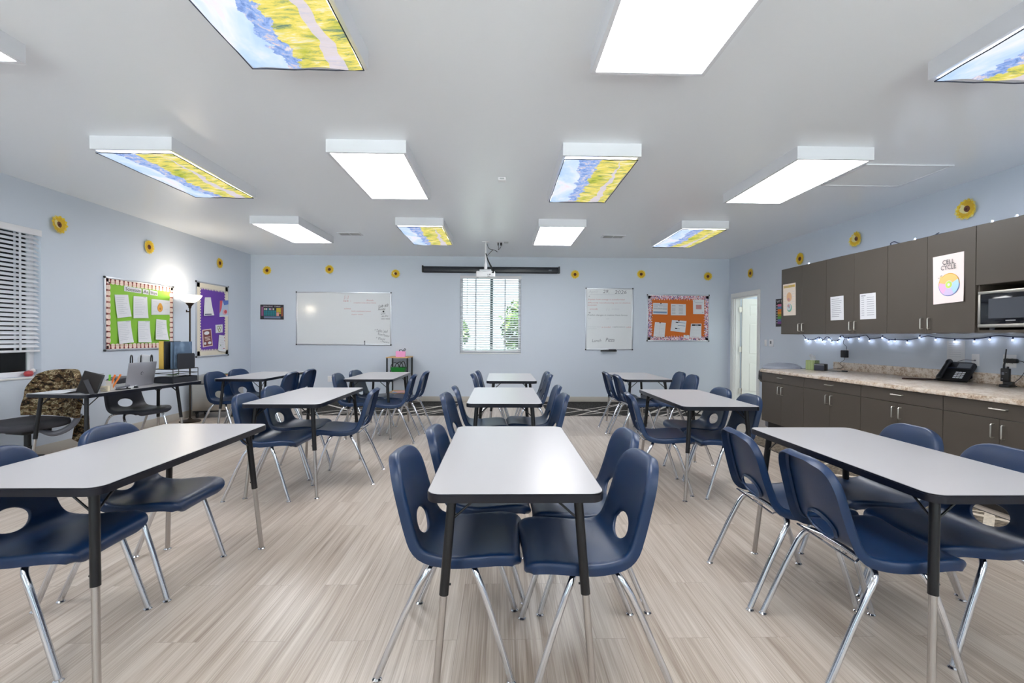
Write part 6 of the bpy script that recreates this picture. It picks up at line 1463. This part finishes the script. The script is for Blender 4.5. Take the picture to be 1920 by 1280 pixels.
ct = thing('rolling_cart', 'black frame rolling cart with wood top by the back wall', 'cart', (-1.895, 8.975, 0.0))
w_, d_ = 0.185, 0.225
for sx in (-1, 1):
    for sy in (-1, 1):
        mb = MB(); mb.box(sx * w_ - 0.0125, sx * w_ + 0.0125, sy * d_ - 0.0125, sy * d_ + 0.0125, 0.095, 0.866); lg = mb.build('post', M_BLKMET, ct, smooth=False)
        mb = MB(); mb.tube([(sx * w_ - 0.011, sy * d_, 0.04), (sx * w_ + 0.011, sy * d_, 0.04)], 0.0315, 14); mb.box(sx * w_ - 0.015, sx * w_ + 0.015, sy * d_ - 0.01, sy * d_ + 0.01, 0.06, 0.0945); mb.build('caster', M_BLACK, lg)
mb = MB(); mb.box(-w_ - 0.018, w_ + 0.018, -d_ - 0.018, d_ + 0.018, 0.867, 0.885, 0.002); mb.build('wood_top', M_WOOD, ct)
for z in (0.55, 0.215):
    mb = MB(); mb.box(-w_ + 0.014, w_ - 0.014, -d_ - 0.01, d_ + 0.01, z, z + 0.016); mb.build('shelf', M_WOOD if z < 0.4 else M_BLKMET, ct, smooth=False)
o = thing('pink_caddy', 'pink plastic caddy on the wood top of the rolling cart', 'caddy', (-1.855, 8.86, 0.8855), 0.1)
mb = MB(); 
for a in ((-0.085, 0.085, -0.055, -0.051), (-0.085, 0.085, 0.051, 0.055), (-0.085, -0.081, -0.051, 0.051), (0.081, 0.085, -0.051, 0.051)): mb.box(*a, 0, 0.105)
mb.box(-0.081, 0.081, -0.051, 0.051, 0, 0.004); mb.build('box', M_PINK, o, smooth=False)
o2 = thing('scissors', 'black handled scissors sticking out of the pink caddy', 'scissors', (-1.835, 8.86, 0.8900), 0.2)
mb = MB(); mb.tube(catmull([(-0.03, 0, 0.09), (-0.045, 0, 0.12), (0.0, 0, 0.125), (0.02, 0, 0.10), (0.05, 0, 0.145), (0.07, 0, 0.13), (0.045, 0, 0.105), (0.03, 0, 0.09)], 4), 0.006, 8); mb.build('handles', M_BLACK, o2)
mb = MB(); mb.box(-0.004, 0.012, -0.002, 0.002, 0.0, 0.09); mb.build('blades', M_STEEL, o2)
o = thing('storage_bin', 'green plastic bin on the middle shelf of the rolling cart', 'bin', (-1.895, 8.90, 0.5663))
mb = MB(); mb.lathe([(0.0, 0.0), (0.125, 0.0), (0.150, 0.10), (0.162, 0.118), (0.162, 0.126), (0.148, 0.122), (0.120, 0.006), (0, 0.006)], 4, sx=1.25, sy=1.35); mb.bm.transform(Matrix.Rotation(PI / 4, 4, 'Z')) if False else None
b = mb.build('tub', M_GRNBIN, o, sharp=20); b.rotation_euler = (0, 0, PI / 4); b.scale = (0.92, 0.92, 1)
for k, dx in enumerate((-0.07, 0.0, 0.06)):
    o3 = thing('headphones', 'black headphones in the green bin, %s of three' % ('leftmost', 'middle', 'rightmost')[k], 'headphones', (-1.895 + dx, 8.88 + 0.02 * k, 0.580), 0.5 * k, 'headphones in the green bin')
    mb = MB(); mb.tube(catmull([(-0.075, 0, 0.05), (-0.07, 0, 0.14), (-0.03, 0, 0.19), (0.03, 0, 0.19 + 0.015 * k), (0.07, 0, 0.15), (0.075, 0, 0.05)], 5), 0.007, 8); mb.build('headband', M_BLACK, o3)
    for s in (-1, 1):
        mb = MB(); mb.tube([(s * 0.075 - 0.012, 0, 0.035), (s * 0.075 + 0.012, 0, 0.035)], 0.03, 14); mb.build('ear_cup', M_GREYPL, o3)
for k, (nm, c, rz) in enumerate((('white', (226, 228, 234), 0.2), ('blue', (150, 180, 214), -0.2), ('pink', (232, 180, 176), 0.5))):
    flat_paper('%s magazine on the lowest shelf of the rolling cart' % nm, (-1.90 + 0.03 * k, 8.88 - 0.02 * k, 0.2315 + 0.005 * k), rz, 0.21, 0.28, 30 + k, mat('magazine_' + nm, c, 0.5), lift=0.01, group='magazines on the rolling cart', name='magazine', cat='magazine')
